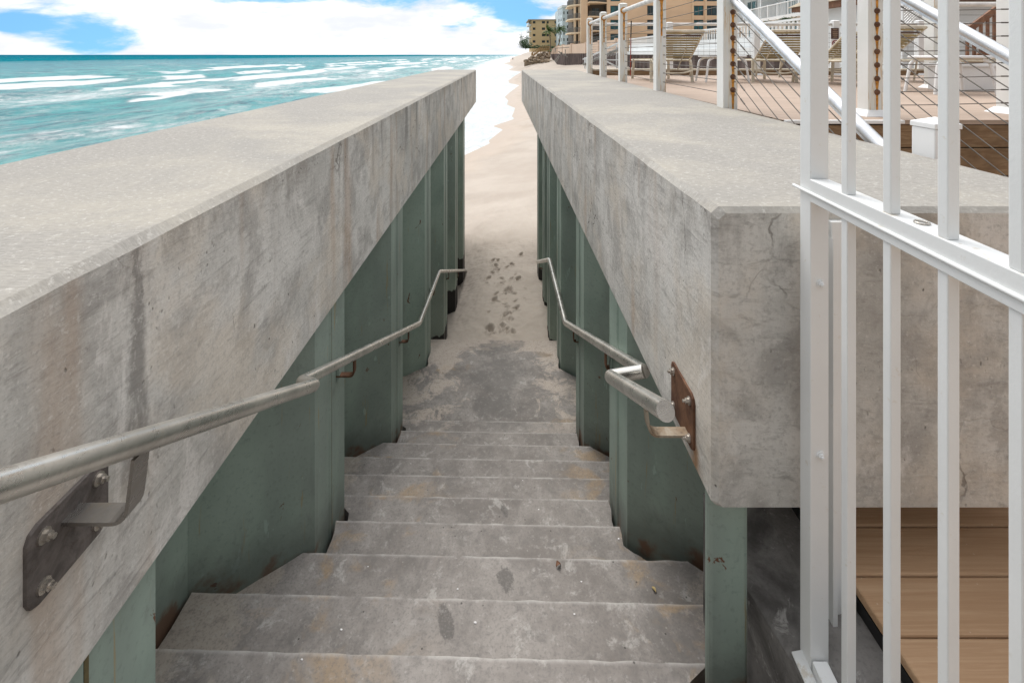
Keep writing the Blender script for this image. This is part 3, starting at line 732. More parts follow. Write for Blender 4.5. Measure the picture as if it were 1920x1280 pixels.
mounting_plate(hr2, xin_r(1.53) + .003, -1, 1.452, 1.645, EYE - 1.235, EYE - 1.062, 'rust', 'bolt')
mb = MB(); yb_ = 1.50; zb = EYE - 1.205
flatbar(mb, rounded([(xin_r(1.5) - .004, yb_, zb), (.462, yb_, zb), (.452, yb_, EYE - 1.125)], .03), .036, .007); mb.build('bracket', 'brs', hr2)
for (y, fl) in ((2.60, 0), (3.80, 1), (5.2, 2), (7.5, 4)):
    z = G0.z + (G1.z - G0.z) * (y - G0.y) / (G1.y - G0.y) if y < 4.29 else (G1.z + (H1.z - G1.z) * (y - 4.29) / 1.51 if y < 5.8 else H1.z + (I1.z - H1.z) * (y - 5.8) / 2)
    pile_bracket(hr2, (.563, y, z), RP[fl][0])

# ------------------------------------------------------------------ white gate
gate = thing('gate', (.8, 1.0, -.1), 'white painted steel bar gate standing open on the right', 'gate')
gx = lambda y: .807 + .0625 * (y - 1.28)
ZT, ZB = EYE + .46, EYE - 1.62
def upright(yfar, w, z0, z1, name):
    x0, x1 = gx(yfar), gx(yfar - w)
    return MB().hexa([(x1, yfar - w, z0), (x1 + w, yfar - w, z0), (x0 + w, yfar, z0), (x0, yfar, z0), (x1, yfar - w, z1), (x1 + w, yfar - w, z1), (x0 + w, yfar, z1), (x0, yfar, z1)]).build(name, 'white', gate, .0022)
post = upright(1.28, .0485, ZB, ZT, 'gate_stile')
y = 1.28; k = 1
ypos = [1.109, .977, .845, .719, .59, .46, .33]
for yy in ypos[:-1]:
    upright(yy, .0216, ZB + .035, EYE - .384, 'picket'); upright(yy, .0216, EYE - .325, ZT - .03, 'picket')
upright(.33, .0485, ZB, ZT, 'gate_stile')
def gbar(z0, z1, dx0, dx1, name, ya=1.228, yb=.335, bev=.002):
    return MB().hexa([(gx(yb) + dx0, yb, z0), (gx(yb) + dx1, yb, z0), (gx(ya) + dx1, ya, z0), (gx(ya) + dx0, ya, z0), (gx(yb) + dx0, yb, z1), (gx(yb) + dx1, yb, z1), (gx(ya) + dx1, ya, z1), (gx(ya) + dx0, ya, z1)]).build(name, 'white', gate, bev)
mid = gbar(EYE - .384, EYE - .325, -.004, .047, 'mid_rail')
b = MB(); b.tube([(gx(.33) - .006, .33, EYE - .360), (gx(1.30) - .006, 1.30, EYE - .360)], .0045, 8); b.build('weld_bead', 'white', mid)
gbar(ZB, ZB + .036, .002, .042, 'bottom_rail'); gbar(ZT - .03, ZT, .002, .042, 'top_rail')
MB().hexa([(gx(.34) - .028, .34, ZB + .002), (gx(.34), .34, ZB + .006), (gx(1.27), 1.27, ZB + .006), (gx(1.27) - .028, 1.27, ZB + .002), (gx(.34) - .028, .34, ZB + .007), (gx(.34), .34, ZB + .012), (gx(1.27), 1.27, ZB + .012), (gx(1.27) - .028, 1.27, ZB + .007)]).build('bottom_flange', 'white', gate)
for zz in (EYE - .600, EYE - 1.050):
    MB().hexbolt((gx(1.23) + .027, 1.2315, zz), (0, -1, 0), .0075, .010).build('bolt', 'white', post)
mb = MB(); c0 = Vector((gx(.91) + .022, .905, EYE - .3245))
mb.tube([c0 + Vector((math.cos(a) * .011, math.sin(a) * .011, .0015)) for a in [i * math.pi / 6 for i in range(13)]], .0022, 6); mb.build('hook_ring', 'bolt', mid)
gp = thing('gate_post', (.94, 1.33, -.1), 'white steel stop post fixed to the end face of the concrete cap behind the gate', 'post')
MB().box(.918, .972, 1.315, 1.3485, -.125, EYE - .468).build('post', 'white', gp, .002)
MB().prism([(.905, EYE - .505), (.918, EYE - .535), (.918, -.12), (.905, -.12)], 1.290, 1.346, 'y').build('angle_stop', 'white', gp, .001)

# ------------------------------------------------------------------ upper deck with stairs, posts, cable rails
ZD = EYE - .45
ud = thing('deck', (6, 6.5, ZD), 'raised sun deck of bleached boards carrying the loungers', 'deck')
mb = MB(); y = 3.24
while y < 10.35:
    mb.hexa([(1.93 if y > 3.5 else 1.97, y, ZD - .03), (13, y, ZD - .03), (13, y + .137, ZD - .03), (1.93, y + .137, ZD - .03), (1.93, y, ZD), (13, y, ZD), (13, y + .137, ZD), (1.93, y + .137, ZD)]); y += .1405
mb.build('deck_boards', 'updeck', ud)
MB().box(1.93, 13, 3.3, 10.3, ZD - .5, ZD - .036).build('joists', 'black', ud)
MB().box(2.72, 13, 3.245, 3.295, ZD - .19, ZD - .034).build('fascia_board', 'fascia', ud, .004)
MB().box(2.72, 13, 3.235, 3.285, ZD - .38, ZD - .196).build('fascia_board', 'fascia', ud, .004)
MB().box(2.72, 13, 3.245, 3.295, ZD - .60, ZD - .386).build('fascia_board', 'fascia', ud, .004)
MB().box(1.93, 2.74, 3.205, 3.238, ZD - .022, ZD + .002).build('edge_trim', 'vinyl', ud, .003)
mb = MB().box(1.97, 12, 10.33, 10.48, ZD, ZD + .10); mb.build('kerb_board', 'fascia', ud, .005)
MB().box(1.97, 12, 10.31, 10.50, ZD + .102, ZD + .14).build('kerb_cap', 'cream', ud, .004)
st = thing('deck_stairs', (2.3, 2.4, 0), 'short flight of board steps from the raised deck down to the lower deck', 'stairs')
for i in range(1, 5):
    zz = ZD - .2 * i; yy = 3.22 - .30 * i
    MB().box(1.93, 2.68, yy, yy + .31, zz - .03, zz).build('tread', 'updeck', st); MB().box(1.93, 2.68, yy - .012, yy - .001, zz - .024, zz + .001).build('nosing', 'vinyl', st)
    MB().box(1.93, 2.68, yy + .30, yy + .318, zz, zz + .165).build('riser', 'fascia', st)

def cpost(root, x, y, z0, z1, w=.115, mat='rwhite', skirt=False):
    mb = MB().box(x - w / 2, x + w / 2, y - w / 2, y + w / 2, z0, z1)
    a = w / 2 + .006
    mb.hexa([(x - a, y - a, z1 + .001), (x + a, y - a, z1 + .001), (x + a, y + a, z1 + .001), (x - a, y + a, z1 + .001), (x - a * .5, y - a * .5, z1 + .022), (x + a * .5, y - a * .5, z1 + .022), (x + a * .5, y + a * .5, z1 + .022), (x - a * .5, y + a * .5, z1 + .022)])
    o = mb.build('post', mat, root, .003)
    if skirt:
        b = w / 2 + .05; c = w / 2 + .008
        MB().hexa([(x - b, y - b, z0), (x + b, y - b, z0), (x + b, y + b, z0), (x - b, y + b, z0), (x - c, y - c, z0 + .045), (x + c, y - c, z0 + .045), (x + c, y + c, z0 + .045), (x - c, y + c, z0 + .045)]).build('base_skirt', 'vinyl', o, .003)
    return o
def rustrun(root, x, y, z0, z1, w=.010):
    mb = MB(); n = 14; vs = []
    for i in range(n + 1):
        z = lerp(z0, z1, i / n); ww = w * (.6 + .8 * abs(mnoise.noise(Vector((x, z * 9, 2))))) * (1 - .5 * i / n)
        vs += [(x - ww, y, z), (x + ww, y, z)]
    mb.add(vs, [(2 * i + 1, 2 * i, 2 * i + 2, 2 * i + 3) for i in range(n)]); return mb.build('rust_run', 'orust', root)
topz = lambda y: EYE - (.434 - .036 * (y - 1.35) / 11.15)
RH = 1.20
rail1 = thing('railing', (1.85, 7, topz(7)), 'white post and pipe railing with rusty fittings along the landside concrete cap', 'railing')
PA = [(1.905, 10.45), (1.88, 8.9), (1.86, 7.35), (1.84, 5.55), (1.815, 3.82)]
posts = [cpost(rail1, x, y, topz(y) - .02, topz(y) + RH) for x, y in PA]
for (x0, y0), (x1, y1) in zip(PA, PA[1:]):
    MB().tube([(x0, y0 - .06, topz(y0) + RH - .10), (x1, y1 + .06, topz(y1) + RH - .10)], .032, 12).build('top_pipe', 'pipew', rail1)
    for k in range(9):
        h = .10 + .105 * k
        MB().tube([(x0 + .028, y0 - .05, topz(y0) + h), (x1 + .028, y1 - .085, topz(y1) + h + .004)], .0035, 5).build('cable', 'cable', rail1)
for i, (x, y) in enumerate(PA):
    z = topz(y) + RH - .10
    MB().tube([(x, y - .0575, z), (x, y - .068, z)], .052, 16).build('flange', 'orust', posts[i])
    rustrun(posts[i], x + .004, y - .0592, z - .04, z - (.46 if i < 4 else .12), .024)
x, y = PA[4]; zs = []
for k in range(7):
    z = EYE - (23 + 24.3 * k - CY) * 3.76 / F; zs.append(z)
    MB().dome((x + .020, y - .0575, z), .0225, (0, -1, 0), 14, .8).build('cable_bolt', 'rust', posts[4])
    rustrun(posts[4], x + .020, y - .0585, z, z - .10 if k < 6 else z - .16, .019)

SL = .60
def stair_rail(root, x, ytop, ztop, ybot, zs, ydist, first):
    MB().tube([(x, ytop, ztop), (x, ybot, ztop - SL * (ytop - ybot))], .030, 16).build('handrail_pipe', 'bright', root)
    MB().beam((x, ytop, ztop - .040), (x, ybot, ztop - .040 - SL * (ytop - ybot)), .018, .022).build('rail_web', 'bright', root)
    for k, z in enumerate(zs):
        c = MB().tube([(x, ydist, z), (x, ybot - .2, z - SL * (ydist - ybot + .2))], .0034, 5).build('cable', 'cable', root)
        MB().tube([(x, ydist - .10, z - SL * .10), (x, ydist - .16, z - SL * .16)], .0058, 6).build('turnbuckle', 'cable', c)
sr1 = thing('stair_railing', (1.83, 2.6, 0), 'bright aluminium handrail with cables sloping down from the rusty post beside the cap', 'railing')
y0 = 3.75; z0 = EYE + 103 * 3.75 / F * 1.0
stair_rail(sr1, 1.835, y0, z0, 2.20, zs, 3.74, True)
nb = thing('newel_post', (1.86, 2.05, 0), 'short square white newel post with a pyramid cap beside the concrete cap', 'post')
nx0, nx1, ny0, ny1 = 1.835, 1.945, 1.998, 2.114
MB().box(nx0, nx1, ny0, ny1, 0, EYE - .318).build('shaft', 'vinyl', nb, .005)
c = MB(); a = .004; zc = EYE - .318
c.box(nx0 - a, nx1 + a, ny0 - a, ny1 + a, zc + .001, zc + .022)
mx_, my_ = (nx0 + nx1) / 2, (ny0 + ny1) / 2
c.hexa([(nx0 - a, ny0 - a, zc + .0225), (nx1 + a, ny0 - a, zc + .0225), (nx1 + a, ny1 + a, zc + .0225), (nx0 - a, ny1 + a, zc + .0225), (mx_ - .003, my_ - .003, zc + .046), (mx_ + .003, my_ - .003, zc + .046), (mx_ + .003, my_ + .003, zc + .046), (mx_ - .003, my_ + .003, zc + .046)])
c.build('post_cap', 'vinyl', nb, .002)
sr2 = thing('stair_railing', (2.73, 3.45, ZD), 'aluminium stair handrail and cables running from the post with a column of rusty bolts', 'railing')
fx, fy = (1631 - CX) * 3.5 / F, 3.5
fp = cpost(sr2, fx, fy, ZD, ZD + RH, .108, 'rwhite', True); zs2 = []
for k in range(8):
    z = EYE - (-5 + 25.5 * k - CY) * 3.43 / F; zs2.append(z)
    MB().dome((fx + .01, fy - .054, z), .0215, (0, -1, 0), 14, .8).build('cable_bolt', 'rust', fp); rustrun(fp, fx + .01, fy - .0555, z, z - .10 if k < 7 else z - .13, .016)
stair_rail(sr2, fx + .045, 3.42, EYE - (-26 - CY) * 3.42 / F, 1.4, zs2, 3.42, False)
dr = thing('railing', (3.8, 3.6, ZD), 'cable railing on the front edge of the raised deck with swaged cable ends', 'railing')
gx2, gy2 = (1901 - CX) * 3.62 / F, 3.62
q = cpost(dr, gx2, gy2, ZD, ZD + RH, .135, 'rwhite', True)
for k in range(8):
    z = EYE - (19.5 + 24.6 * k - CY) * 3.62 / F; xa = gx2 - .05
    MB().tube([(fx + .06, fy, z - .012), (fx + .45, fy + .03, z - .012), (xa - .12, gy2 - .07, z)], .0034, 5).build('cable', 'cable', dr)
    MB().tube([(xa - .12, gy2 - .07, z), (xa + .01, gy2 - .075, z + .001)], .0062, 6).build('cable_end', 'cable', dr)
br = thing('railing', (5, 10.4, ZD), 'white post and pipe railing at the far end of the raised deck', 'railing')
BPX = [(1255, 3.66), (1420, 5.58), (1570, 7.33), (1730, 9.2), (1890, 11.1)]
for px, x in BPX:
    cpost(br, x, 10.4, ZD, EYE + .70 if px == 1255 else EYE + .74, .13, 'vinyl', px != 1255)
zr = EYE + .675
MB().tube([(1.95, 10.45, zr), (11.1, 10.4, zr)], .034, 12).build('top_pipe', 'pipew', br)
for k in range(9):
    MB().tube([(1.95, 10.42, ZD + .12 + .10 * k), (11.1, 10.38, ZD + .12 + .10 * k)], .003, 5).build('cable', 'cable', br)
for i in range(4):
    x0, x1 = BPX[i][1], BPX[i + 1][1]
    mb = MB()
    for k in range(1, 15): mb.tube([(lerp(x0, x1, k / 15), 10.4, ZD + .08), (lerp(x0, x1, k / 15), 10.4, ZD + .95)], .0022, 4)
    mb.build('wire_mesh', 'cable', br)
rp = thing('railing', (5.9, 6.3, ZD), 'white post with a rusty pipe socket behind the side table', 'railing')
hx = (1752 - CX) * 6.35 / F
q = cpost(rp, hx, 6.35, ZD, EYE + .85, .15, 'rwhite', True)
MB().dome((hx + .04, 6.27, EYE + (CY - 8) * 6.3 / F), .045, (0, -1, 0), 16, 1).build('pipe_socket', 'orust', q)
MB().tube([(hx + .075, 6.35, EYE + (CY - 8) * 6.3 / F), (hx + 3, 6.35, EYE + (CY - 8) * 6.3 / F)], .03, 12).build('top_pipe', 'pipew', rp)
rustrun(q, hx + .04, 6.274, EYE + .62, EYE + .3, .012)
for k in range(8): MB().tube([(hx + .03, 6.27, ZD + .14 + .12 * k), (hx + 3, 6.30, ZD + .14 + .12 * k)], .003, 5).build('cable', 'cable', rp)

# sign boards on the far railing
sx0 = (1572 - CX) * 10.2 / F
s1 = thing('sign', (sx0, 10.3, EYE + .4), 'brown notice board with gold lines on the far deck post', 'sign')
MB().box(sx0 - .082, sx0 + .082, 10.30, 10.32, EYE + .345, EYE + .585).build('board', 'signbrown', s1, .002)
mb = MB()
for k, (w, z) in enumerate(((.05, .555), (.035, .54), (.055, .50), (.05, .47), (.055, .455), (.04, .43), (.05, .415), (.035, .39), (.045, .37))): mb.box(sx0 - w, sx0 + w, 10.297, 10.299, EYE + z, EYE + z + .007)
mb.build('lettering', 'gold', s1)
s2 = thing('sign', (sx0, 10.3, EYE + .2), 'white no smoking sign below the brown notice board', 'sign')
MB().box(sx0 - .082, sx0 + .082, 10.30, 10.32, EYE + .10, EYE + .342).build('board', 'signwhite', s2, .002)
cc = (sx0, 10.296, EYE + .255)
mb = MB(); mb.tube([(cc[0] + math.cos(a) * .060, cc[1], cc[2] + math.sin(a) * .060) for a in [i * math.pi / 16 for i in range(33)]], .008, 6, False); mb.beam((cc[0] - .042, cc[1], cc[2] + .042), (cc[0] + .042, cc[1], cc[2] - .042), .005, .013)
mb.build('ban_ring', 'signred', s2)
MB().box(cc[0] - .04, cc[0] + .03, 10.2975, 10.2995, cc[2] - .007, cc[2] + .007).build('cigarette', 'black', s2)
def text(body, size, loc, mat, parent, name='lettering'):
    cu = bpy.data.curves.new(name, 'FONT'); cu.body = body; cu.size = size; cu.align_x = 'CENTER'; cu.extrude = .001
    t = bpy.data.objects.new(name, cu); COL.objects.link(t); bpy.context.view_layer.update()
    me = bpy.data.meshes.new_from_object(t.evaluated_get(bpy.context.evaluated_depsgraph_get())); bpy.data.objects.remove(t)
    o = bpy.data.objects.new(name, me); COL.objects.link(o); me.materials.clear(); me.materials.append(MAT[mat]); o.parent = parent
    o.rotation_euler = (R(90), 0, 0); o.location = Vector(loc) - wloc(parent); return o
text('NO', .034, (sx0, 10.298, EYE + .155), 'signred', s2); text('SMOKING', .032, (sx0, 10.298, EYE + .122), 'signred', s2)

# ------------------------------------------------------------------ loungers and tables
def lounger(label, loc, ang=38, rz=0):
    r = thing('sun_lounger', (0, 0, 0), label, 'sun lounger', 'beige strap sun loungers on the raised deck')
    hw = .31; zs_ = .36; ca, sa = math.cos(R(ang)), math.sin(R(ang)); Lb = .72
    f = MB()
    for s in (-1, 1):
        f.tube(rounded([(s * hw, 1.25, zs_ - .01), (s * hw, .0, zs_), (s * hw, -.05, zs_ - .03), (s * hw, -.10, .17), (s * hw * .95, -.02, .10)], .05), .016, 8)
    f.tube([(-hw, 1.25, zs_ - .01), (hw, 1.25, zs_ - .01)], .016, 8); f.tube([(-hw, 0, zs_), (hw, 0, zs_)], .014, 8)
    f.tube(rounded([(-hw, -.10, .19), (-hw * .5, -.12, .15), (hw * .5, -.12, .15), (hw, -.10, .19)], .1), .014, 8)
    f.build('frame', 'cream', r)
    bf = MB()
    for s in (-1, 1): bf.tube([(s * (hw - .005), 0, zs_ + .01), (s * (hw - .005), -Lb * ca, zs_ + .01 + Lb * sa)], .015, 8)
    bf.tube(rounded([(-hw + .005, -Lb * ca * .98, zs_ + .01 + Lb * sa * .98), (-hw + .02, -Lb * ca, zs_ + .012 + Lb * sa), (hw - .02, -Lb * ca, zs_ + .012 + Lb * sa), (hw - .005, -Lb * ca * .98, zs_ + .01 + Lb * sa * .98)], .03), .018, 8)
    back = bf.build('backrest_frame', 'cream', r)
    sm = MB(); dm = MB()
    for k in range(11):
        t = .05 + k * .060; w = .034; a0, a1 = t, t + w
        tgt = dm if k == 9 else sm
        for (off, sgn) in ((.004, 1), (-.006, -1)):
            c = [(-hw, -a0 * ca, zs_ + .01 + a0 * sa), (hw, -a0 * ca, zs_ + .01 + a0 * sa), (hw, -a1 * ca, zs_ + .01 + a1 * sa), (-hw, -a1 * ca, zs_ + .01 + a1 * sa)]
            nrm = (0, sa * off, ca * off); th = (0, sa * .003, ca * .003)
            lo = [(p[0], p[1] + nrm[1], p[2] + nrm[2]) for p in c]; hi = [(p[0], p[1] + nrm[1] + th[1], p[2] + nrm[2] + th[2]) for p in c]
            tgt.hexa([lo[0], lo[1], lo[2], lo[3], hi[0], hi[1], hi[2], hi[3]])
    sm.build('back_straps', 'beige', r); dm.build('head_strap', 'strapdark', r)
    ss = MB()
    for k in range(20):
        y0_ = .04 + k * .060; sag = .004
        ss.box(-hw, hw, y0_, y0_ + .038, zs_ + .012, zs_ + .016); ss.box(-hw, hw, y0_, y0_ + .038, zs_ - .02, zs_ - .016)
    ss.build('seat_straps', 'beige', r)
    for s in (-1, 1):
        for (ya, yb2) in ((.02, -.03), (1.05, 1.10)):
            MB().beam((s * (hw + .012), ya, zs_ + .01), (s * (hw + .03), yb2, 0), .045, .016, (0, 1, 0)).build('leg', 'cream', r)
    pr = MB(); pr.tube([(-.15, -.30 * ca, zs_ + .30 * sa), (-.15, .12, .2), (.15, .12, .2), (.15, -.30 * ca, zs_ + .30 * sa)], .01, 6); pr.build('prop', 'cream', r)
    r.location = loc; r.rotation_euler = (0, 0, rz); return r
lg = lounger('beige strap lounger between the two left posts, back raised high with a dark top strap', (2.76, 7.75, ZD))
dup(lg, (4.40, 7.65, ZD), R(-5), 'beige strap lounger seen from behind under the sloping handrail')
dup(lg, (5.90, 8.3, ZD), R(3), 'beige lounger partly hidden behind the gate stile near the no smoking sign')
dup(lg, (5.20, 6.7, ZD), R(4), 'beige lounger close behind the post with a column of rusty bolts')
dup(lg, (7.35, 7.0, ZD), R(30), 'beige lounger turned aside near the brown stair rail')
dup(lg, (6.95, 8.9, ZD), R(0), 'beige lounger farthest back behind the white side table')
def side_table(label, loc, w=.6, mat='cream'):
    r = thing('side_table', (0, 0, 0), label, 'side table', 'white side tables on the raised deck')
    MB().box(-w / 2, w / 2, -.22, .22, .41, .44).build('tabletop', 'vinyl', r, .012)
    MB().box(-w / 2 + .05, w / 2 - .05, -.18, .18, .385, .4085).build('apron', 'cream', r)
    for sx_ in (-1, 1):
        for sy_ in (-1, 1):
            MB().tube(rounded([(sx_ * (w / 2 - .10), sy_ * .17, .40), (sx_ * (w / 2 - .01), sy_ * .18, .36), (sx_ * (w / 2 + .04), sy_ * .2, 0)], .08), .018, 8).build('leg', 'vinyl', r)
    r.location = loc; return r
tb = side_table('low white side table between the first two loungers', (3.62, 7.8, ZD), .62)
dup(tb, (5.22, 5.5, ZD), 0, 'white side table in front of the post with the rusty pipe socket')
wb = thing('planter', (6.1, 6.0, ZD), 'low white box planter at the right end of the deck behind the cables', 'planter')
MB().box(5.55, 6.5, 5.75, 6.15, ZD, ZD + .30).build('box', 'vinyl', wb, .008); MB().box(5.52, 6.53, 5.72, 6.18, ZD + .301, ZD + .34).build('rim', 'vinyl', wb, .008)
MB().box(5.56, 6.49, 5.76, 6.14, ZD + .335, ZD + .345).build('soil', 'rock', wb)
pole = thing('pole', ((1182 - CX) * 10.1 / F, 10.1, ZD), 'thin pole, black above and red below, by the far railing', 'pole')
px_ = (1182 - CX) * 10.1 / F
MB().tube([(px_, 10.1, ZD), (px_ + .01, 10.1, EYE + .37)], .011, 8).build('red_shaft', 'redpole', pole); MB().tube([(px_ + .01, 10.1, EYE + .372), (px_ + .02, 10.1, EYE + .73)], .012, 8).build('black_grip', 'black', pole)
# brown timber stair at the right, behind the deck
bs = thing('timber_stair_rail', (9, 9.6, ZD), 'red brown timber stair rail climbing at the right behind the cables', 'railing')
a = P(1808, 62, 9.6); b = P(1905, -10, 9.6)
MB().beam(a, b, .05, .12).build('handrail', 'redwood', bs)
for k in range(8):
    t = .06 + k * .13; c = a.lerp(b, t); MB().box(c.x - .022, c.x + .022, 9.58, 9.62, c.z - .75, c.z - .03).build('baluster', 'redwood', bs)
MB().beam(a - Vector((0, 0, .75)), b - Vector((0, 0, .75)), .05, .2).build('stringer', 'redwood', bs)
la = thing('lattice_screen', (10, 12, ZD), 'white diagonal lattice screen high behind the deck', 'screen')
mb = MB(); c0 = P(1712, 0, 12); w = .26
for k in range(-7, 8):
    o = k * .075
    for sg in (-1, 1):
        pts = []
        x_a, x_b = -w, w
        za, zb2 = o + sg * x_a, o + sg * x_b
        mb.beam((c0.x + x_a, 12 + .01 * sg, c0.z + za), (c0.x + x_b, 12 + .01 * sg, c0.z + zb2), .008, .026, (0, 1, 0))
mb.build('slats', 'vinyl', la)
mb = MB(); mb.box(c0.x - w - .03, c0.x - w, 11.97, 12.03, ZD - 1, c0.z + .8); mb.box(c0.x + w, c0.x + w + .03, 11.97, 12.03, ZD - 1, c0.z + .8); mb.build('frame', 'vinyl', la)

# ------------------------------------------------------------------ bulkhead, terrace, beach stairs
def wallline(root, pts, z0, z1, th, mat, name, corrug=0):
    mb = MB()
    for (a, b) in zip(pts, pts[1:]):
        a, b = Vector(a), Vector(b); L = (b - a).length; d = (b - a) / L; nrm = Vector((-d.y, d.x)) * th
        if corrug:
            n = int(L / corrug) * 4; prev = None; vs = []
            for i in range(n + 1):
                off = nrm.normalized() * (.22 if (i % 4) in (1, 2) else 0); p = a + d * (L * i / n) + off; vs += [(p.x, p.y, z0), (p.x, p.y, z1)]
            mb.add(vs, [(2 * i, 2 * i + 2, 2 * i + 3, 2 * i + 1) for i in range(n)])
            mb.hexa([(a.x + nrm.x, a.y + nrm.y, z0), (b.x + nrm.x, b.y + nrm.y, z0), (b.x + nrm.x * 1.5, b.y + nrm.y * 1.5, z0), (a.x + nrm.x * 1.5, a.y + nrm.y * 1.5, z0)] + [(a.x + nrm.x, a.y + nrm.y, z1), (b.x + nrm.x, b.y + nrm.y, z1), (b.x + nrm.x * 1.5, b.y + nrm.y * 1.5, z1), (a.x + nrm.x * 1.5, a.y + nrm.y * 1.5, z1)])
        else:
            mb.hexa([(a.x, a.y, z0), (b.x, b.y, z0), (b.x + nrm.x, b.y + nrm.y, z0), (a.x + nrm.x, a.y + nrm.y, z0), (a.x, a.y, z1), (b.x, b.y, z1), (b.x + nrm.x, b.y + nrm.y, z1), (a.x + nrm.x, a.y + nrm.y, z1)])
    return mb.build(name, mat, root)
bk = thing('bulkhead', (17, 60, 0), 'brown corrugated bulkhead with a pale cap below the hotel terrace', 'bulkhead')
BL = [(17.5, 18), (16.9, 40), (16.7, 64)]
wallline(bk, list(reversed(BL)), -2.2, 1.46, .6, 'brownwall', 'sheet_wall', 1.6)
wallline(bk, list(reversed([(x - .15, y) for x, y in BL])), 1.47, 1.95, 1.1, 'whitew', 'cap')
tw = thing('terrace_wall', (17.5, 50, 2), 'white terrace parapet with picket balusters above the bulkhead', 'fence')
wallline(tw, list(reversed([(x + .35, y) for x, y in BL])), 1.952, 2.75, .2, 'whitew', 'parapet')
mb = MB(); L2 = [(x + .45, y) for x, y in BL]
for (a, b) in zip(L2, L2[1:]):
    n = int((b[1] - a[1]) / .42)
    for i in range(n):
        t = i / n; x, y = lerp(a[0], b[0], t), lerp(a[1], b[1], t); mb.box(x - .04, x + .04, y, y + .12, 2.75, 3.55)
mb.build('balusters', 'whitew', tw); wallline(tw, list(reversed([(x + .38, y) for x, y in BL])), 3.551, 3.68, .16, 'whitew', 'top_rail')
tg = MB(); tg.hexa([(17.6, 18, 1.0), (60, 18, 1.0), (60, 108, 1.0), (17.3, 108, 1.0), (17.6, 18, 1.9), (60, 18, 1.9), (60, 108, 1.9), (17.3, 108, 1.9)]); tag(tg.build('terrace_ground', 'peach'), 'pale terrace paving behind the bulkhead', kind='structure')
bk2 = thing('bulkhead', (17.5, 120, 0), 'dark brown sheet bulkhead under the peach garden wall far up the beach', 'bulkhead')
B2 = [(16.7, 66), (15.9, 92), (14.0, 108), (14.0, 124), (17.2, 160), (20.5, 205)]
wallline(bk2, list(reversed(B2)), -3, 1.75, .6, 'brownwall', 'sheet_wall', 1.6)
pw = thing('garden_wall', (17.5, 120, 2), 'peach stucco garden wall standing on the far bulkhead', 'wall')
wallline(pw, list(reversed([(x + .2, y) for x, y in B2])), 1.752, 3.75, .4, 'peach', 'wall')
mb = MB()
for t in range(12):
    y = 70 + t * 11; x = table([(q[1], q[0]) for q in B2], y); mb.box(x + .05, x + .75, y, y + .7, 1.76, 3.98)
mb.build('pier', 'peach', pw)
gr = MB(); gr.hexa([(17.5, 108, 1.2), (120, 108, 1.2), (140, 260, 4), (22, 260, 4), (17.5, 108, 2.2), (120, 108, 2.2), (140, 260, 5), (22, 260, 5)]); tag(gr.build('garden_ground', 'shrub'), 'green garden ground behind the far wall', kind='structure')

ws = thing('beach_stairs', (15.5, 62, 0), 'white timber beach stairs with crossed braces in front of the bulkhead', 'stairs')
Yw = 62.0
def q(px, py, y=Yw): return P(px, py, y)
for dy in (0, 1.4):
    MB().beam(q(1096, 122, Yw) + Vector((0, dy, 0)), q(1168, 90, Yw) + Vector((0, dy, 0)), .12, .24).build('stringer', 'greywood', ws)
    MB().beam(q(1096, 112, Yw) + Vector((0, dy, 0)), q(1168, 78, Yw) + Vector((0, dy, 0)), .10, .14).build('handrail', 'whitew', ws)
for i in range(10):
    p = q(1096, 122).lerp(q(1168, 90), (i + .5) / 10); MB().box(p.x - .17, p.x + .17, Yw + .05, Yw + 1.35, p.z + .10, p.z + .15).build('tread', 'greywood', ws)
for pxx, yt, yb2 in ((1100, 108, 130), (1130, 96, 130), (1161, 80, 131), (1168, 80, 131)):
    for dy in (0, 1.4): MB().beam(q(pxx, yt) + Vector((0, dy, 0)), q(pxx, yb2) + Vector((0, dy, 0)), .16, .16).build('post', 'whitew', ws)
MB().beam(q(1132, 113), q(1162, 128), .1, .2).build('brace', 'whitew', ws); MB().beam(q(1132, 113), q(1164, 113), .1, .2).build('brace', 'whitew', ws)
mb = MB()
for k in range(26): mb.tube([q(1098 + k * 2.7, 118 - k * .7), q(1098 + k * 2.7, 112 - k * 1.18)], .02, 4)
mb.build('balusters', 'whitew', ws)
# weathered sawhorse-like wreck of a beach ladder further up
sh = thing('beach_ladder', P(1050, 112, 105), 'grey weathered beach ladder leaning in crossed beams on the sand', 'ladder')
for (a, b) in (((1047, 97), (1071, 111)), ((1054, 98), (1040, 115)), ((1050, 104), (1043, 117)), ((1060, 93), (1060, 104)), ((1041, 90), (1041, 99)), ((1071, 88), (1071, 100))):
    MB().beam(P(*a, 105), P(*b, 105), .16, .22).build('beam', 'greywood', sh)
MB().beam(P(1041, 91, 105), P(1072, 89, 105), .1, .14).build('handrail', 'greywood', sh)

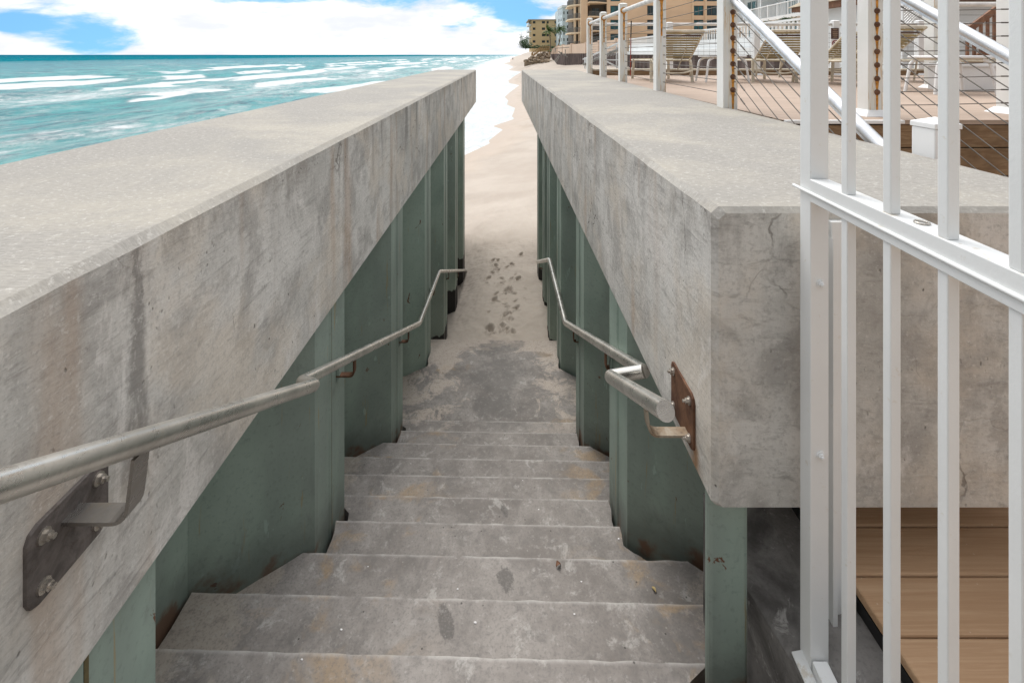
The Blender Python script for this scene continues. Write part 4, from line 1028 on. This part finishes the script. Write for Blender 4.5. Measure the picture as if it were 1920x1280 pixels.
# timber stairs with rocks below, far up the beach
ts = thing('timber_stairs', P(1010, 105, 170), 'yellow pine stairs with a railed landing above the rock pile', 'stairs')
Yt = 172
for dy in (0, 2.0):
    o = Vector((0, dy, 0))
    MB().beam(P(997, 107, Yt) + o, P(1014, 94, Yt) + o, .2, .5).build('stringer', 'timber', ts); MB().beam(P(1014, 94.5, Yt) + o, P(1031, 92.5, Yt) + o, .2, .5).build('landing_beam', 'timber', ts)
    MB().beam(P(997, 100, Yt) + o, P(1014, 88.5, Yt) + o, .15, .22).build('handrail', 'timber', ts); MB().beam(P(1014, 88.5, Yt) + o, P(1031, 87, Yt) + o, .15, .22).build('handrail', 'timber', ts)
    mb = MB()
    for k in range(14):
        px0 = 997 + k * 2.6; yb0 = table([(997, 107), (1014, 94), (1031, 92.5)], px0); yt0 = table([(997, 100), (1014, 88.5), (1031, 87)], px0)
        mb.beam(P(px0, yb0, Yt) + o, P(px0, yt0, Yt) + o, .12, .12)
    mb.build('balusters', 'timber', ts)
for px0, y1_, y2_ in ((998, 100, 118), (1014, 88, 110), (1030, 87, 104)): MB().beam(P(px0, y1_, Yt), P(px0, y2_, Yt), .3, .3).build('post', 'timber', ts)
rk = 0
rg = random.Random(3)
for i in range(46):
    px0 = rg.uniform(985, 1031); t = (px0 - 985) / 46
    py0 = rg.uniform(lerp(112, 99, min(1, t * 1.3)), lerp(115, 117, t)); Yr = rg.uniform(160, 168) - (py0 - 108) * .8
    p = P(px0, py0, Yr); r_ = rg.uniform(.35, .75)
    o = MB().ball((p.x, p.y, p.z), r_, 2, .5, (1.2, 1, .8), i).build('boulder', 'rock')
    tag(o, 'brown boulder in the rock pile below the yellow pine stairs', 'boulder', 'boulders below the pine stairs')
rs = MB(); pts = [(P(983, 116, 170)), (P(1032, 116, 166)), (P(1032, 98, 176)), (P(1000, 106, 176))]
rs.add([pts[0], pts[1], pts[2], pts[3], pts[0] - Vector((0, 0, 3)), pts[1] - Vector((0, 0, 3)), pts[2] + Vector((0, 8, -5)), pts[3] + Vector((0, 8, -5))], [(0, 1, 2, 3), (1, 0, 4, 5), (2, 1, 5, 6), (0, 3, 7, 4), (3, 2, 6, 7)])
tag(rs.build('bluff', 'rock'), 'brown eroded bluff under the boulders', kind='structure')

# ------------------------------------------------------------------ vegetation
def leaves_mb(rg, centre, size, n, leaf):
    mb = MB()
    clumps = [(Vector((rg.gauss(0, .42) * size[0], rg.gauss(0, .42) * size[1], abs(rg.gauss(.35, .3)) * size[2])), rg.uniform(.16, .34)) for _ in range(max(6, n // 60))]
    for _ in range(n):
        c, rr = rg.choice(clumps)
        p = Vector(centre) + c + Vector((rg.gauss(0, rr) * size[0], rg.gauss(0, rr) * size[1], rg.gauss(0, rr) * size[2])) * .6
        if p.z < centre[2]: p.z = centre[2] + rg.random() * .3
        u = Vector((rg.uniform(-1, 1), rg.uniform(-1, 1), rg.uniform(-.6, 1))).normalized() * leaf; w = u.orthogonal().normalized() * leaf * .4
        mb.add([p - u, p + w, p + u, p - w], [(0, 1, 2, 3)])
    return mb
def shrub(name, px, py, Y, size, n, leaf, label, cat, group=None):
    p = P(px, py, Y); r = thing(name, p, label, cat, group); rg_ = random.Random(int(px * 7 + Y))
    leaves_mb(rg_, p, size, n, leaf).build('foliage', 'shrub', r)
    mb = MB()
    for k in range(4): mb.tube([p - Vector((0, 0, .6)), p + Vector((rg_.uniform(-.3, .3) * size[0], rg_.uniform(-.3, .3) * size[1], size[2] * .5))], [.06 * size[2] * .4, .02], 5)
    mb.build('stem', 'trunk', r); return r
shrub('tree', 986, 91, 200, (3.2, 3, 4.6), 1500, .30, 'dark round sea grape tree at the foot of the ochre building, nearest the water', 'tree')
for i, px in enumerate((995, 1003, 1011, 1019, 1027, 1035, 1043, 1051, 1059)):
    shrub('shrub', px, 91.0 - (i % 3) * .3, 182, (1.9, 1.6, 1.1), 420, .22, 'low green shrub in the hedge row in front of the ochre and pale blue buildings', 'shrub', 'hedge row shrubs')
shrub('shrub', 1478, 44.5, 36, (1.4, .5, .5), 700, .09, 'dark green shrub growing along the hotel terrace edge', 'shrub')
def palm(px, py, Y, top, label, seed, sc=1.0):
    rg_ = random.Random(seed); b = P(px, py, Y); t = P(*top, Y)
    r = thing('palm_tree', b, label, 'palm tree', 'wind bent palms')
    pts = [b.lerp(t, k / 8) + Vector((.35 * math.sin(k / 8 * math.pi), 0, 0)) for k in range(9)]
    MB().tube(pts, [.24 - .012 * k for k in range(9)], 8).build('trunk', 'trunk', r)
    for k in range(30):
        az = 2 * math.pi * k / 30 + rg_.uniform(-.2, .2); el = rg_.uniform(-.2, 1.15); L = rg_.uniform(2.5, 3.4) * sc
        d = Vector((math.cos(az) * math.cos(el), math.sin(az) * math.cos(el), math.sin(el))); mb = MB(); p = t.copy(); sp = []
        for j in range(10):
            sp.append(p.copy()); p += d * L / 10; d = (d + Vector((.13, 0, -.16))).normalized()
        mb.tube(sp, [.035 - .003 * j for j in range(10)], 4)
        for j in range(1, 10):
            for s in (-1, 1):
                for h in (0, .5):
                    base = sp[j - 1].lerp(sp[j], h); dd = (sp[j] - sp[j - 1]).normalized(); side = dd.cross(Vector((0, 0, 1))).normalized() * s
                    ln = .75 * sc * (1 - abs(j - 4.5) / 8); tip = base + side * ln * .75 + dd * ln * .5 + Vector((.12, 0, -.38 * ln)); w = dd * .085
                    mb.add([base - w, base + w, tip], [(0, 1, 2)])
        mb.build('frond', 'palm', r)
    return r
palm(1031, 95, 165, (1029, 59), 'tall wind bent palm in front of the ochre building, left of the two', 3, 1.15)
palm(1046, 90, 165, (1050, 55), 'wind bent palm standing before the pale blue building', 8, 1.15)

# ------------------------------------------------------------------ buildings
def window(root, x0, x1, y, z0, z1, mull=1, glass='glass', framew=.12, sill=None):
    f = MB(); fw = framew
    f.box(x0, x1, y - .10, y + .12, z1 - fw, z1); f.box(x0, x1, y - .10, y + .12, z0, z0 + fw); f.box(x0, x0 + fw, y - .10, y + .12, z0 + fw, z1 - fw); f.box(x1 - fw, x1, y - .10, y + .12, z0 + fw, z1 - fw)
    for k in range(mull):
        xm = lerp(x0, x1, (k + 1) / (mull + 1)); f.box(xm - .05, xm + .05, y - .06, y + .06, z0 + fw, z1 - fw)
    fr = f.build('window', 'frame', root); MB().box(x0 + fw, x1 - fw, y + .02, y + .05, z0 + fw, z1 - fw).build('pane', glass, fr); return fr
def pxX(px, Y): return (px - CX) * Y / F
def pxZ(py, Y): return EYE - (py - CY) * Y / F

def facade(root, segs, rows, y, th, mat, zlo, zhi, name='front_wall'):
    """front wall at distance y, pierced by window openings: segs = window x ranges, rows = z ranges"""
    mb = MB(); xs_ = sorted(set([q for s in segs for q in s])); lo, hi = mb, None
    x_all = sorted(xs_)
    return x_all
def pierced(root, x0, x1, y, th, z0, z1, cols, rows, mat, name='front_wall'):
    mb = MB(); xs_ = [x0] + [v for c in cols for v in c] + [x1]; rws = sorted(rows)
    for i in range(0, len(xs_), 2): mb.box(xs_[i], xs_[i + 1], y, y + th, z0, z1)
    for c in cols:
        z = z0
        for (a, b) in rws: mb.box(c[0], c[1], y + .003, y + th - .003, z, a); z = b
        mb.box(c[0], c[1], y + .003, y + th - .003, z, z1)
    return mb.build(name, mat, root)

# apricot condominium
Yo = 112.0; k = Yo / F; SH = 26.5 * k
oc = thing('apartment_building', (32, 120, 0), 'apricot apartment block with dark windows and rounded seaward balconies', 'building')
zb0 = 0.5; nfl = 9; base_top = pxZ(87, Yo)
rows = [(pxZ(82.5 - 26.5 * i, Yo), pxZ(64 - 26.5 * i, Yo)) for i in range(8)]
ztop = rows[-1][1] + 1.6
wc = [(pxX(1144.5, Yo), pxX(1163, Yo)), (pxX(1213.5, Yo), pxX(1228, Yo)), (pxX(1301, Yo), pxX(1319.5, Yo)), (pxX(1324, Yo), pxX(1346, Yo)), (pxX(1370, Yo), pxX(1388, Yo)), (pxX(1420, Yo), pxX(1440, Yo))]
xw0 = pxX(1138, Yo)
pierced(oc, xw0, pxX(1470, Yo), Yo, .5, zb0, ztop, wc, rows, 'orange')
MB().box(xw0 + .1, pxX(1470, Yo), Yo + .52, Yo + 26, zb0, ztop - .05).build('core', 'shade', oc)
for ci, c in enumerate(wc):
    for (a, b) in rows: window(oc, c[0], c[1], Yo + .28, a, b, 1, 'glass' if ci % 2 else 'tglass')
for px in (1166.5, 1230.5, 1297.5, 1322): MB().box(pxX(px, Yo), pxX(px + 2.6, Yo), Yo - .22, Yo - .004, zb0, ztop).build('pilaster', 'orange2', oc)
mb = MB()
for i in range(8):
    for (pa, pb) in ((1169.4, 1230.2), (1233.3, 1297.3)): mb.box(pxX(pa, Yo), pxX(pb, Yo), Yo - .07, Yo - .004, rows[i][1] - .0 + .05, rows[i][1] + .22)
mb.build('string_course', 'orange2', oc)
# recessed corner balconies left of the flat wall
xa, xb = pxX(1101.5, Yo), pxX(1138, Yo)
MB().box(pxX(1089, Yo), pxX(1101.5, Yo), Yo - .3, Yo + 6, zb0, ztop).build('corner_pier', 'orange', oc)
MB().box(xa, xb, Yo + 2.6, Yo + 3.0, zb0, ztop).build('recess_wall', 'shade', oc)
for i in range(-1, 9):
    z = rows[0][0] + SH * i - .55
    MB().add([(xa, Yo + 2.6, z), (xa, Yo - 2.2, z), (xa + 1.6, Yo - 2.2, z), (xb, Yo - .1, z), (xb, Yo + 2.6, z), (xa, Yo + 2.6, z + .28), (xa, Yo - 2.2, z + .28), (xa + 1.6, Yo - 2.2, z + .28), (xb, Yo - .1, z + .28), (xb, Yo + 2.6, z + .28)], [(4, 3, 2, 1, 0), (5, 6, 7, 8, 9), (0, 1, 6, 5), (1, 2, 7, 6), (2, 3, 8, 7), (3, 4, 9, 8)]).build('balcony_slab', 'orange2', oc)
    mb = MB(); path = [(xa + .1, Yo - 2.1), (xa + 1.6, Yo - 2.1), (xb - .1, Yo - .15)]
    for (p0, p1) in zip(path, path[1:]):
        n = int(math.dist(p0, p1) / .22)
        mb.beam((p0[0], p0[1], z + 1.35), (p1[0], p1[1], z + 1.35), .07, .07)
        for j in range(n): mb.beam((lerp(p0[0], p1[0], j / n), lerp(p0[1], p1[1], j / n), z + .28), (lerp(p0[0], p1[0], j / n), lerp(p0[1], p1[1], j / n), z + 1.33), .06, .06)
    mb.build('balcony_railing', 'greyrail', oc)
    window(oc, xa + 1.4, xa + 3.4, Yo + 2.55, z + .35, z + 2.6, 1, 'glass')
# rounded seaward balconies
cx0, cy0 = pxX(1091, Yo) + 1.0, Yo + 5.5
for i in range(-1, 10):
    z = rows[0][0] + SH * i - .9; Rr_ = 4.0
    arc = [(cx0 - Rr_ * math.sin(a) * .95, cy0 - Rr_ * math.cos(a) * 1.25) for a in [R(-8 + 12 * q_) for q_ in range(11)]]
    mb = MB(); mb.prism(list(reversed([(cx0 + 1, cy0 + 5)] + [(cx0 + 1, arc[0][1])] + arc + [(arc[-1][0], cy0 + 5)])), z, z + .35, 'z'); mb.build('balcony_slab', 'orange2', oc)
    mb = MB()
    for a, b in zip(arc, arc[1:]):
        mb.beam((a[0] + .1, a[1] + .1, z + 1.45), (b[0] + .1, b[1] + .1, z + 1.45), .08, .10)
        for j in range(4): mb.beam((lerp(a[0], b[0], j / 4) + .1, lerp(a[1], b[1], j / 4) + .1, z + .35), (lerp(a[0], b[0], j / 4) + .1, lerp(a[1], b[1], j / 4) + .1, z + 1.42), .07, .12)
    mb.build('balcony_railing', 'greyrail', oc)
MB().box(cx0 - 1.9, cx0 + 1.4, cy0 - 1.2, cy0 + 12, zb0, ztop).build('seaward_wall', 'shade', oc)
for dx in (-2.6, .2): MB().box(cx0 + dx, cx0 + dx + .5, cy0 - 3.6, cy0 - 3.1, zb0, ztop).build('balcony_pier', 'orange2', oc)
for i in range(0, 9):
    z = rows[0][0] + SH * i - .5
    window(oc, cx0 - 1.6, cx0 + .9, cy0 - 1.22, z, z + 2.4, 1, 'glass')
MB().box(pxX(1088, Yo), pxX(1470, Yo), Yo - .6, Yo + 27, ztop + .003, ztop + .7).build('roof', 'orange2', oc)

# ochre building
Yy = 225.0
yb = thing('apartment_building', (pxX(1020, Yy), Yy + 6, 4), 'four storey ochre apartment block farthest along the beach', 'building')
x0, x1 = pxX(996.5, Yy), pxX(1047, Yy); zt, z0_ = pxZ(38.5, Yy), 3.0
cols = [(pxX(999, Yy), pxX(1004, Yy)), (pxX(1016, Yy), pxX(1022, Yy)), (pxX(1025, Yy), pxX(1029, Yy)), (pxX(1040, Yy), pxX(1045.5, Yy))]
rws = sorted([(pxZ(t + 4.6, Yy), pxZ(t, Yy)) for t in (40, 52, 64, 76)])
pierced(yb, x0, x1, Yy, .5, z0_, zt, cols, rws, 'yellow')
MB().box(x0 + .05, x1, Yy + .55, Yy + 22, z0_, zt - .05).build('core', 'yellow', yb)
for c in cols:
    for (a, b) in rws: window(yb, c[0], c[1], Yy + .3, a, b, 1, 'glass', .14)
MB().box(x0 - 1.6, x1 + .3, Yy - .5, Yy + 22.5, zt + .003, zt + .45).build('roof', 'roofm', yb)
for t in (40, 52, 64, 76):
    z = pxZ(t + 6, Yy); MB().box(x0 - 1.5, x0 - .003, Yy + .8, Yy + 20, z - .3, z).build('balcony_slab', 'whitew', yb); MB().box(x0 - 1.5, x0 - 1.38, Yy + .8, Yy + 20, z + .003, z + 1.0).build('balcony_parapet', 'whitew', yb)
# pale blue building
Yb = 205.0
bb = thing('apartment_building', (pxX(1060, Yb), Yb + 6, 4), 'tall pale blue apartment block between the ochre and the apricot blocks', 'building')
x0, x1 = pxX(1054.5, Yb), pxX(1086, Yb); zt = pxZ(14.5, Yb)
cols = [(pxX(1056.5, Yb), pxX(1058.5, Yb)), (pxX(1063, Yb), pxX(1066, Yb))]
rws = sorted([(pxZ(t + 5.5, Yb), pxZ(t, Yb)) for t in (22, 34, 48, 60, 72)])
pierced(bb, x0, x1, Yb, .5, 3, zt, cols, rws, 'bluew')
for c in cols:
    for (a, b) in rws: window(bb, c[0], c[1], Yb + .3, a, b, 0, 'glass', .12)
MB().box(x0 + .05, x1, Yb + .55, Yb + 24, 3, zt - .05).build('core', 'bluew', bb)
ym = Yb + 10
xs0 = pxX(1047, ym)
MB().hexa([(xs0, Yb + 12, 3), (x0 - .003, Yb + .1, 3), (x0 - .003, Yb + 24, 3), (xs0, Yb + 24, 3), (xs0, Yb + 12, zt), (x0 - .003, Yb + .1, zt), (x0 - .003, Yb + 24, zt), (xs0, Yb + 24, zt)]).build('side_wing', 'bluew', bb)
mb = MB()
for t in (22, 34, 48, 60, 72):
    for s in (.2, .5, .8):
        a = Vector((lerp(xs0, x0, s), lerp(Yb + 12, Yb + .1, s), 0)); d = Vector((x0 - xs0, -11.9, 0)).normalized(); nn = Vector((-11.9, -(x0 - xs0), 0)).normalized()
        if nn.x > 0: nn = -nn
        p = a + nn * .02; zc0, zc1 = pxZ(t + 6.5, Yb + 5), pxZ(t, Yb + 5)
        mb.hexa([(p.x - d.x * .7, p.y - d.y * .7, zc0), (p.x + d.x * .7, p.y + d.y * .7, zc0), (p.x + d.x * .7 - nn.x * .1, p.y + d.y * .7 - nn.y * .1, zc0), (p.x - d.x * .7 - nn.x * .1, p.y - d.y * .7 - nn.y * .1, zc0), (p.x - d.x * .7, p.y - d.y * .7, zc1), (p.x + d.x * .7, p.y + d.y * .7, zc1), (p.x + d.x * .7 - nn.x * .1, p.y + d.y * .7 - nn.y * .1, zc1), (p.x - d.x * .7 - nn.x * .1, p.y - d.y * .7 - nn.y * .1, zc1)])
mb.build('side_windows', 'glass', bb)
MB().hexa([(xs0 - .3, Yb + 12, zt + .003), (x0 - .2, Yb - .4, zt + .003), (x1, Yb - .4, zt + .003), (x1, Yb + 24, zt + .003), (xs0 - .3, Yb + 12, zt + 1), (x0 - .2, Yb - .4, zt + 1), (x1, Yb - .4, zt + 1), (x1, Yb + 24, zt + 1)]).build('roof', 'whitew', bb)

# white hotel on the right: facade runs away from us, balconies on every floor
ht = thing('hotel', (24, 35, 2), 'white hotel wing with long railed balconies and teal doors beyond the deck', 'building')
hx0 = lambda y: 18.9 + .105 * y
def hseg(name, mat, ya, yb2, z0, z1, d0, d1):
    return MB().hexa([(hx0(ya) + d0, ya, z0), (hx0(ya) + d1, ya, z0), (hx0(yb2) + d1, yb2, z0), (hx0(yb2) + d0, yb2, z0), (hx0(ya) + d0, ya, z1), (hx0(ya) + d1, ya, z1), (hx0(yb2) + d1, yb2, z1), (hx0(yb2) + d0, yb2, z1)]).build(name, mat, ht)
hseg('wall', 'whitew', 10, 52, 1.5, 14.2, 1.9, 12)
for fl in range(4):
    z = 4.75 + 2.95 * fl
    hseg('balcony_slab', 'whitew', 9.8, 52.2, z - .28, z, -.0, 1.897)
    mb = MB(); yy = 9.9
    while yy < 52: mb.box(hx0(yy) + .05, hx0(yy) + .09, yy, yy + .035, z, z + 1.0); yy += .24
    yy = 9.9
    while yy < 52.3: mb.box(hx0(yy) + .03, hx0(yy) + .13, yy, yy + .10, z, z + 1.12); yy += 1.75
    mb.build('balcony_railing', 'whitew', ht); hseg('balcony_handrail', 'whitew', 9.85, 52.1, z + 1.0, z + 1.08, .02, .14)
for fl in range(-1, 4):
    z = 4.75 + 2.95 * fl
    for i in range(10):
        ya = 11 + 4.1 * i
        d = hseg('balcony_door', 'tglass', ya, ya + 2.2, z + .03, z + 2.25, 1.84, 1.896)
        mb = MB()
        for t in (0, 1.08, 2.16): mb.box(hx0(ya + t) + 1.80, hx0(ya + t) + 1.835, ya + t, ya + t + .07, z + .03, z + 2.3)
        mb.build('door_frame', 'whitew', d)
    for i in range(6):
        yy = 9.9 + 8.4 * i
        if fl >= 0: hseg('party_wall', 'whitew', yy, yy + .18, z + .002, z + 2.66, .35, 1.895)
hseg('roof', 'whitew', 9.5, 52.6, 14.21, 14.8, -.3, 12.3)
# low building seen at the far right
tan_b = thing('pavilion', (10.5, 14, 1), 'tan eaved pavilion roof at the far right behind the deck', 'building')
MB().box(11.0, 16, 13.6, 17, 0, EYE + 1.55).build('wall', 'whitew', tan_b); MB().box(10.6, 16.3, 13.2, 17.3, EYE + 1.553, EYE + 1.72).build('eave', 'redwood', tan_b)
MB().hexa([(10.5, 13.1, EYE + 1.722), (16.4, 13.1, EYE + 1.722), (16.4, 17.4, EYE + 1.722), (10.5, 17.4, EYE + 1.722), (11.5, 14.6, EYE + 2.5), (15.4, 14.6, EYE + 2.5), (15.4, 15.6, EYE + 2.5), (11.5, 15.6, EYE + 2.5)]).build('roof', 'roofm', tan_b)

# ------------------------------------------------------------------ a walker on the beach
Yp = 290.0; feet = P(961.5, 113.5, Yp); 
pr = thing('person', feet, 'tiny person in dark clothes standing far off by the water', 'person')
def skin_mesh(name, vs, es, rs, mat, parent):
    me = bpy.data.meshes.new(name); me.from_pydata(vs, es, []); o = bpy.data.objects.new(name, me); COL.objects.link(o); o.parent = parent
    me.materials.append(MAT[mat]); m = o.modifiers.new('skin', 'SKIN'); me.skin_vertices.new(name='') if not me.skin_vertices else None
    for i, r_ in enumerate(rs): me.skin_vertices[0].data[i].radius = (r_, r_)
    me.skin_vertices[0].data[0].use_root = True
    sd = o.modifiers.new('sub', 'SUBSURF'); sd.levels = 1; sd.render_levels = 2; return o
bv = [(0, 0, .95), (0, 0, 1.2), (0, 0, 1.45), (0, 0, 1.56), (0, 0, 1.72), (.19, 0, 1.43), (.25, .02, 1.13), (.25, -.05, .85), (-.19, 0, 1.43), (-.25, .02, 1.13), (-.25, -.06, .85), (.1, 0, .9), (.11, -.03, .5), (.12, .05, .06), (.12, -.12, .03), (-.1, 0, .9), (-.11, .02, .5), (-.12, .06, .06), (-.12, -.11, .03)]
be = [(0, 1), (1, 2), (2, 3), (3, 4), (2, 5), (5, 6), (6, 7), (2, 8), (8, 9), (9, 10), (0, 11), (11, 12), (12, 13), (13, 14), (0, 15), (15, 16), (16, 17), (17, 18)]
brd = [.14, .14, .15, .06, .10, .06, .048, .035, .06, .048, .035, .09, .065, .045, .04, .09, .065, .045, .04]
skin_mesh('body', bv, be, brd, 'skin', pr)
skin_mesh('clothing', [bv[i] for i in (0, 1, 2, 5, 6, 8, 9, 11, 12, 15, 16)], [(0, 1), (1, 2), (2, 3), (3, 4), (2, 5), (5, 6), (0, 7), (7, 8), (0, 9), (9, 10)], [.155, .155, .165, .075, .06, .075, .06, .105, .08, .105, .08], 'cloth', pr)
hm = MB().ball((feet.x, feet.y + .02, feet.z + 1.77), .105, 2, .1); hm.build('hair', 'hair', pr)

# ------------------------------------------------------------------ camera
cam = bpy.data.cameras.new('camera'); co = bpy.data.objects.new('camera', cam); COL.objects.link(co)
co.location = (0, 0, EYE); co.rotation_euler = (R(90), 0, 0)
cam.sensor_width = 36; cam.lens = F / 1920 * 36; cam.shift_x = (960 - CX) / 1920; cam.shift_y = (CY - 640) / 1920
cam.clip_start = .02; cam.clip_end = 60000; S.camera = co

# ------------------------------------------------------------------ light: bright, thinly clouded day
SUN_EL, SUN_AZ = R(57), R(-14)     # azimuth from +Y towards +X: the sun stands over the sea, on the left
dirv = Vector((math.sin(SUN_AZ) * math.cos(SUN_EL), math.cos(SUN_AZ) * math.cos(SUN_EL), math.sin(SUN_EL)))
sl = bpy.data.lights.new('sun', 'SUN'); so = bpy.data.objects.new('sun', sl); COL.objects.link(so)
sl.energy = 1.9; sl.angle = R(32); sl.color = (1, .96, .9); so.rotation_euler = (-dirv).to_track_quat('-Z', 'Y').to_euler()
w = bpy.data.worlds.new('World'); S.world = w; w.use_nodes = True; t = w.node_tree; t.nodes.clear()
def wn(ty, **kw):
    o = t.nodes.new(ty)
    for k_, v in kw.items(): setattr(o, k_, v)
    return o
L = t.links.new
tc = wn('ShaderNodeTexCoord').outputs['Generated']
sky = wn('ShaderNodeTexSky', sky_type='NISHITA', sun_disc=False, sun_elevation=SUN_EL, sun_rotation=SUN_AZ, altitude=0, air_density=1.0, dust_density=.3, ozone_density=2.0)
up = wn('ShaderNodeVectorMath', operation='ADD'); L(tc, up.inputs[0]); up.inputs[1].default_value = (0, 0, .35)
nm = wn('ShaderNodeVectorMath', operation='NORMALIZE'); L(up.outputs[0], nm.inputs[0]); L(nm.outputs[0], sky.inputs[0])
mp = wn('ShaderNodeMapping'); L(tc, mp.inputs[0]); mp.inputs['Scale'].default_value = (1, 1, 3.4)
nz = wn('ShaderNodeTexNoise'); L(mp.outputs[0], nz.inputs['Vector']); nz.inputs['Scale'].default_value = 5.5; nz.inputs['Detail'].default_value = 10; nz.inputs['Roughness'].default_value = .6; nz.inputs['Distortion'].default_value = .25
def wm(op, a, b, c=None):
    o = wn('ShaderNodeMath', operation=op)
    for i, q_ in enumerate((a, b, c)):
        if q_ is None: continue
        if isinstance(q_, (int, float)): o.inputs[i].default_value = q_
        else: L(q_, o.inputs[i])
    return o.outputs[0]
def blob(px, py, rad, sc):
    d0 = Vector(((px - CX) / F, 1, (CY - py) / F)).normalized()
    s_ = wn('ShaderNodeVectorMath', operation='SUBTRACT'); L(tc, s_.inputs[0]); s_.inputs[1].default_value = d0
    m_ = wn('ShaderNodeVectorMath', operation='MULTIPLY'); L(s_.outputs[0], m_.inputs[0]); m_.inputs[1].default_value = sc
    l_ = wn('ShaderNodeVectorMath', operation='LENGTH'); L(m_.outputs[0], l_.inputs[0])
    r_ = wn('ShaderNodeMapRange', interpolation_type='SMOOTHSTEP'); L(l_.outputs['Value'], r_.inputs[0]); r_.inputs[1].default_value = rad; r_.inputs[2].default_value = 0
    return r_.outputs[0]
holes = [blob(150, 66, .14, (1, 1, 2.5)), blob(10, 45, .07, (1, 1, 2.2)), blob(845, -8, .30, (1, 1, 4.6)), blob(985, 22, .09, (1, 1, 1.8)), blob(560, -30, .25, (1, 1, 4.0))]
fac = wm('ADD', wm('MULTIPLY', nz.outputs['Fac'], 1.35), .02)
sz = wn('ShaderNodeSeparateXYZ'); L(tc, sz.inputs[0])
lo = wn('ShaderNodeMapRange', interpolation_type='SMOOTHSTEP'); L(sz.outputs['Z'], lo.inputs[0]); lo.inputs[1].default_value = .06; lo.inputs[2].default_value = .0
fac = wm('ADD', fac, wm('MULTIPLY', lo.outputs[0], .14))
for h_ in holes: fac = wm('SUBTRACT', fac, wm('MULTIPLY', h_, .42))
cr = wn('ShaderNodeMapRange', interpolation_type='SMOOTHSTEP'); L(fac, cr.inputs[0]); fac = wm('ADD', fac, wm('MULTIPLY', sz.outputs['Z'], .35)); L(fac, cr.inputs[0]); cr.inputs[1].default_value = .38; cr.inputs[2].default_value = .64
nz2 = wn('ShaderNodeTexNoise'); L(mp.outputs[0], nz2.inputs['Vector']); nz2.inputs['Scale'].default_value = 7; nz2.inputs['Detail'].default_value = 7
cc_ = wn('ShaderNodeMix', data_type='RGBA'); rr2 = wn('ShaderNodeMapRange', interpolation_type='SMOOTHSTEP'); L(nz2.outputs['Fac'], rr2.inputs[0]); rr2.inputs[1].default_value = .36; rr2.inputs[2].default_value = .56; L(rr2.outputs[0], cc_.inputs[0]); cc_.inputs[6].default_value = (8.1, 8.35, 9.1, 1); cc_.inputs[7].default_value = (10.3, 10.3, 10.35, 1)
mx = wn('ShaderNodeMix', data_type='RGBA'); L(cr.outputs[0], mx.inputs[0])
blue = wn('ShaderNodeMix', data_type='RGBA', blend_type='MULTIPLY'); blue.inputs[0].default_value = 1; L(sky.outputs[0], blue.inputs[6]); blue.inputs[7].default_value = (1.0, 1.52, 1.5, 1)
L(blue.outputs[2], mx.inputs[6]); L(cc_.outputs[2], mx.inputs[7])
zb_ = wn('ShaderNodeMapRange', interpolation_type='SMOOTHSTEP'); L(sz.outputs['Z'], zb_.inputs[0]); zb_.inputs[1].default_value = .12; zb_.inputs[2].default_value = .9; zb_.inputs[3].default_value = 1; zb_.inputs[4].default_value = 2.1
zv_ = wn('ShaderNodeVectorMath', operation='SCALE'); L(mx.outputs[2], zv_.inputs[0]); L(zb_.outputs[0], zv_.inputs['Scale'])     # cloud cover is brightest overhead
yb_g = wn('ShaderNodeMapRange', interpolation_type='LINEAR'); L(sz.outputs['Y'], yb_g.inputs[0]); yb_g.inputs[1].default_value = -.8; yb_g.inputs[2].default_value = .75; yb_g.inputs[3].default_value = .30; yb_g.inputs[4].default_value = 1.0
zv2 = wn('ShaderNodeVectorMath', operation='SCALE'); L(zv_.outputs[0], zv2.inputs[0]); L(yb_g.outputs[0], zv2.inputs['Scale'])     # sky dimmed behind the camera, added to darken faces turned that way
bg = wn('ShaderNodeBackground'); L(zv2.outputs[0], bg.inputs[0]); bg.inputs[1].default_value = .09
out = wn('ShaderNodeOutputWorld'); L(bg.outputs[0], out.inputs[0])

S.view_settings.view_transform = 'Standard'; S.view_settings.look = 'None'; S.view_settings.exposure = 0.34; S.view_settings.gamma = 1
S.view_settings.use_curve_mapping = False
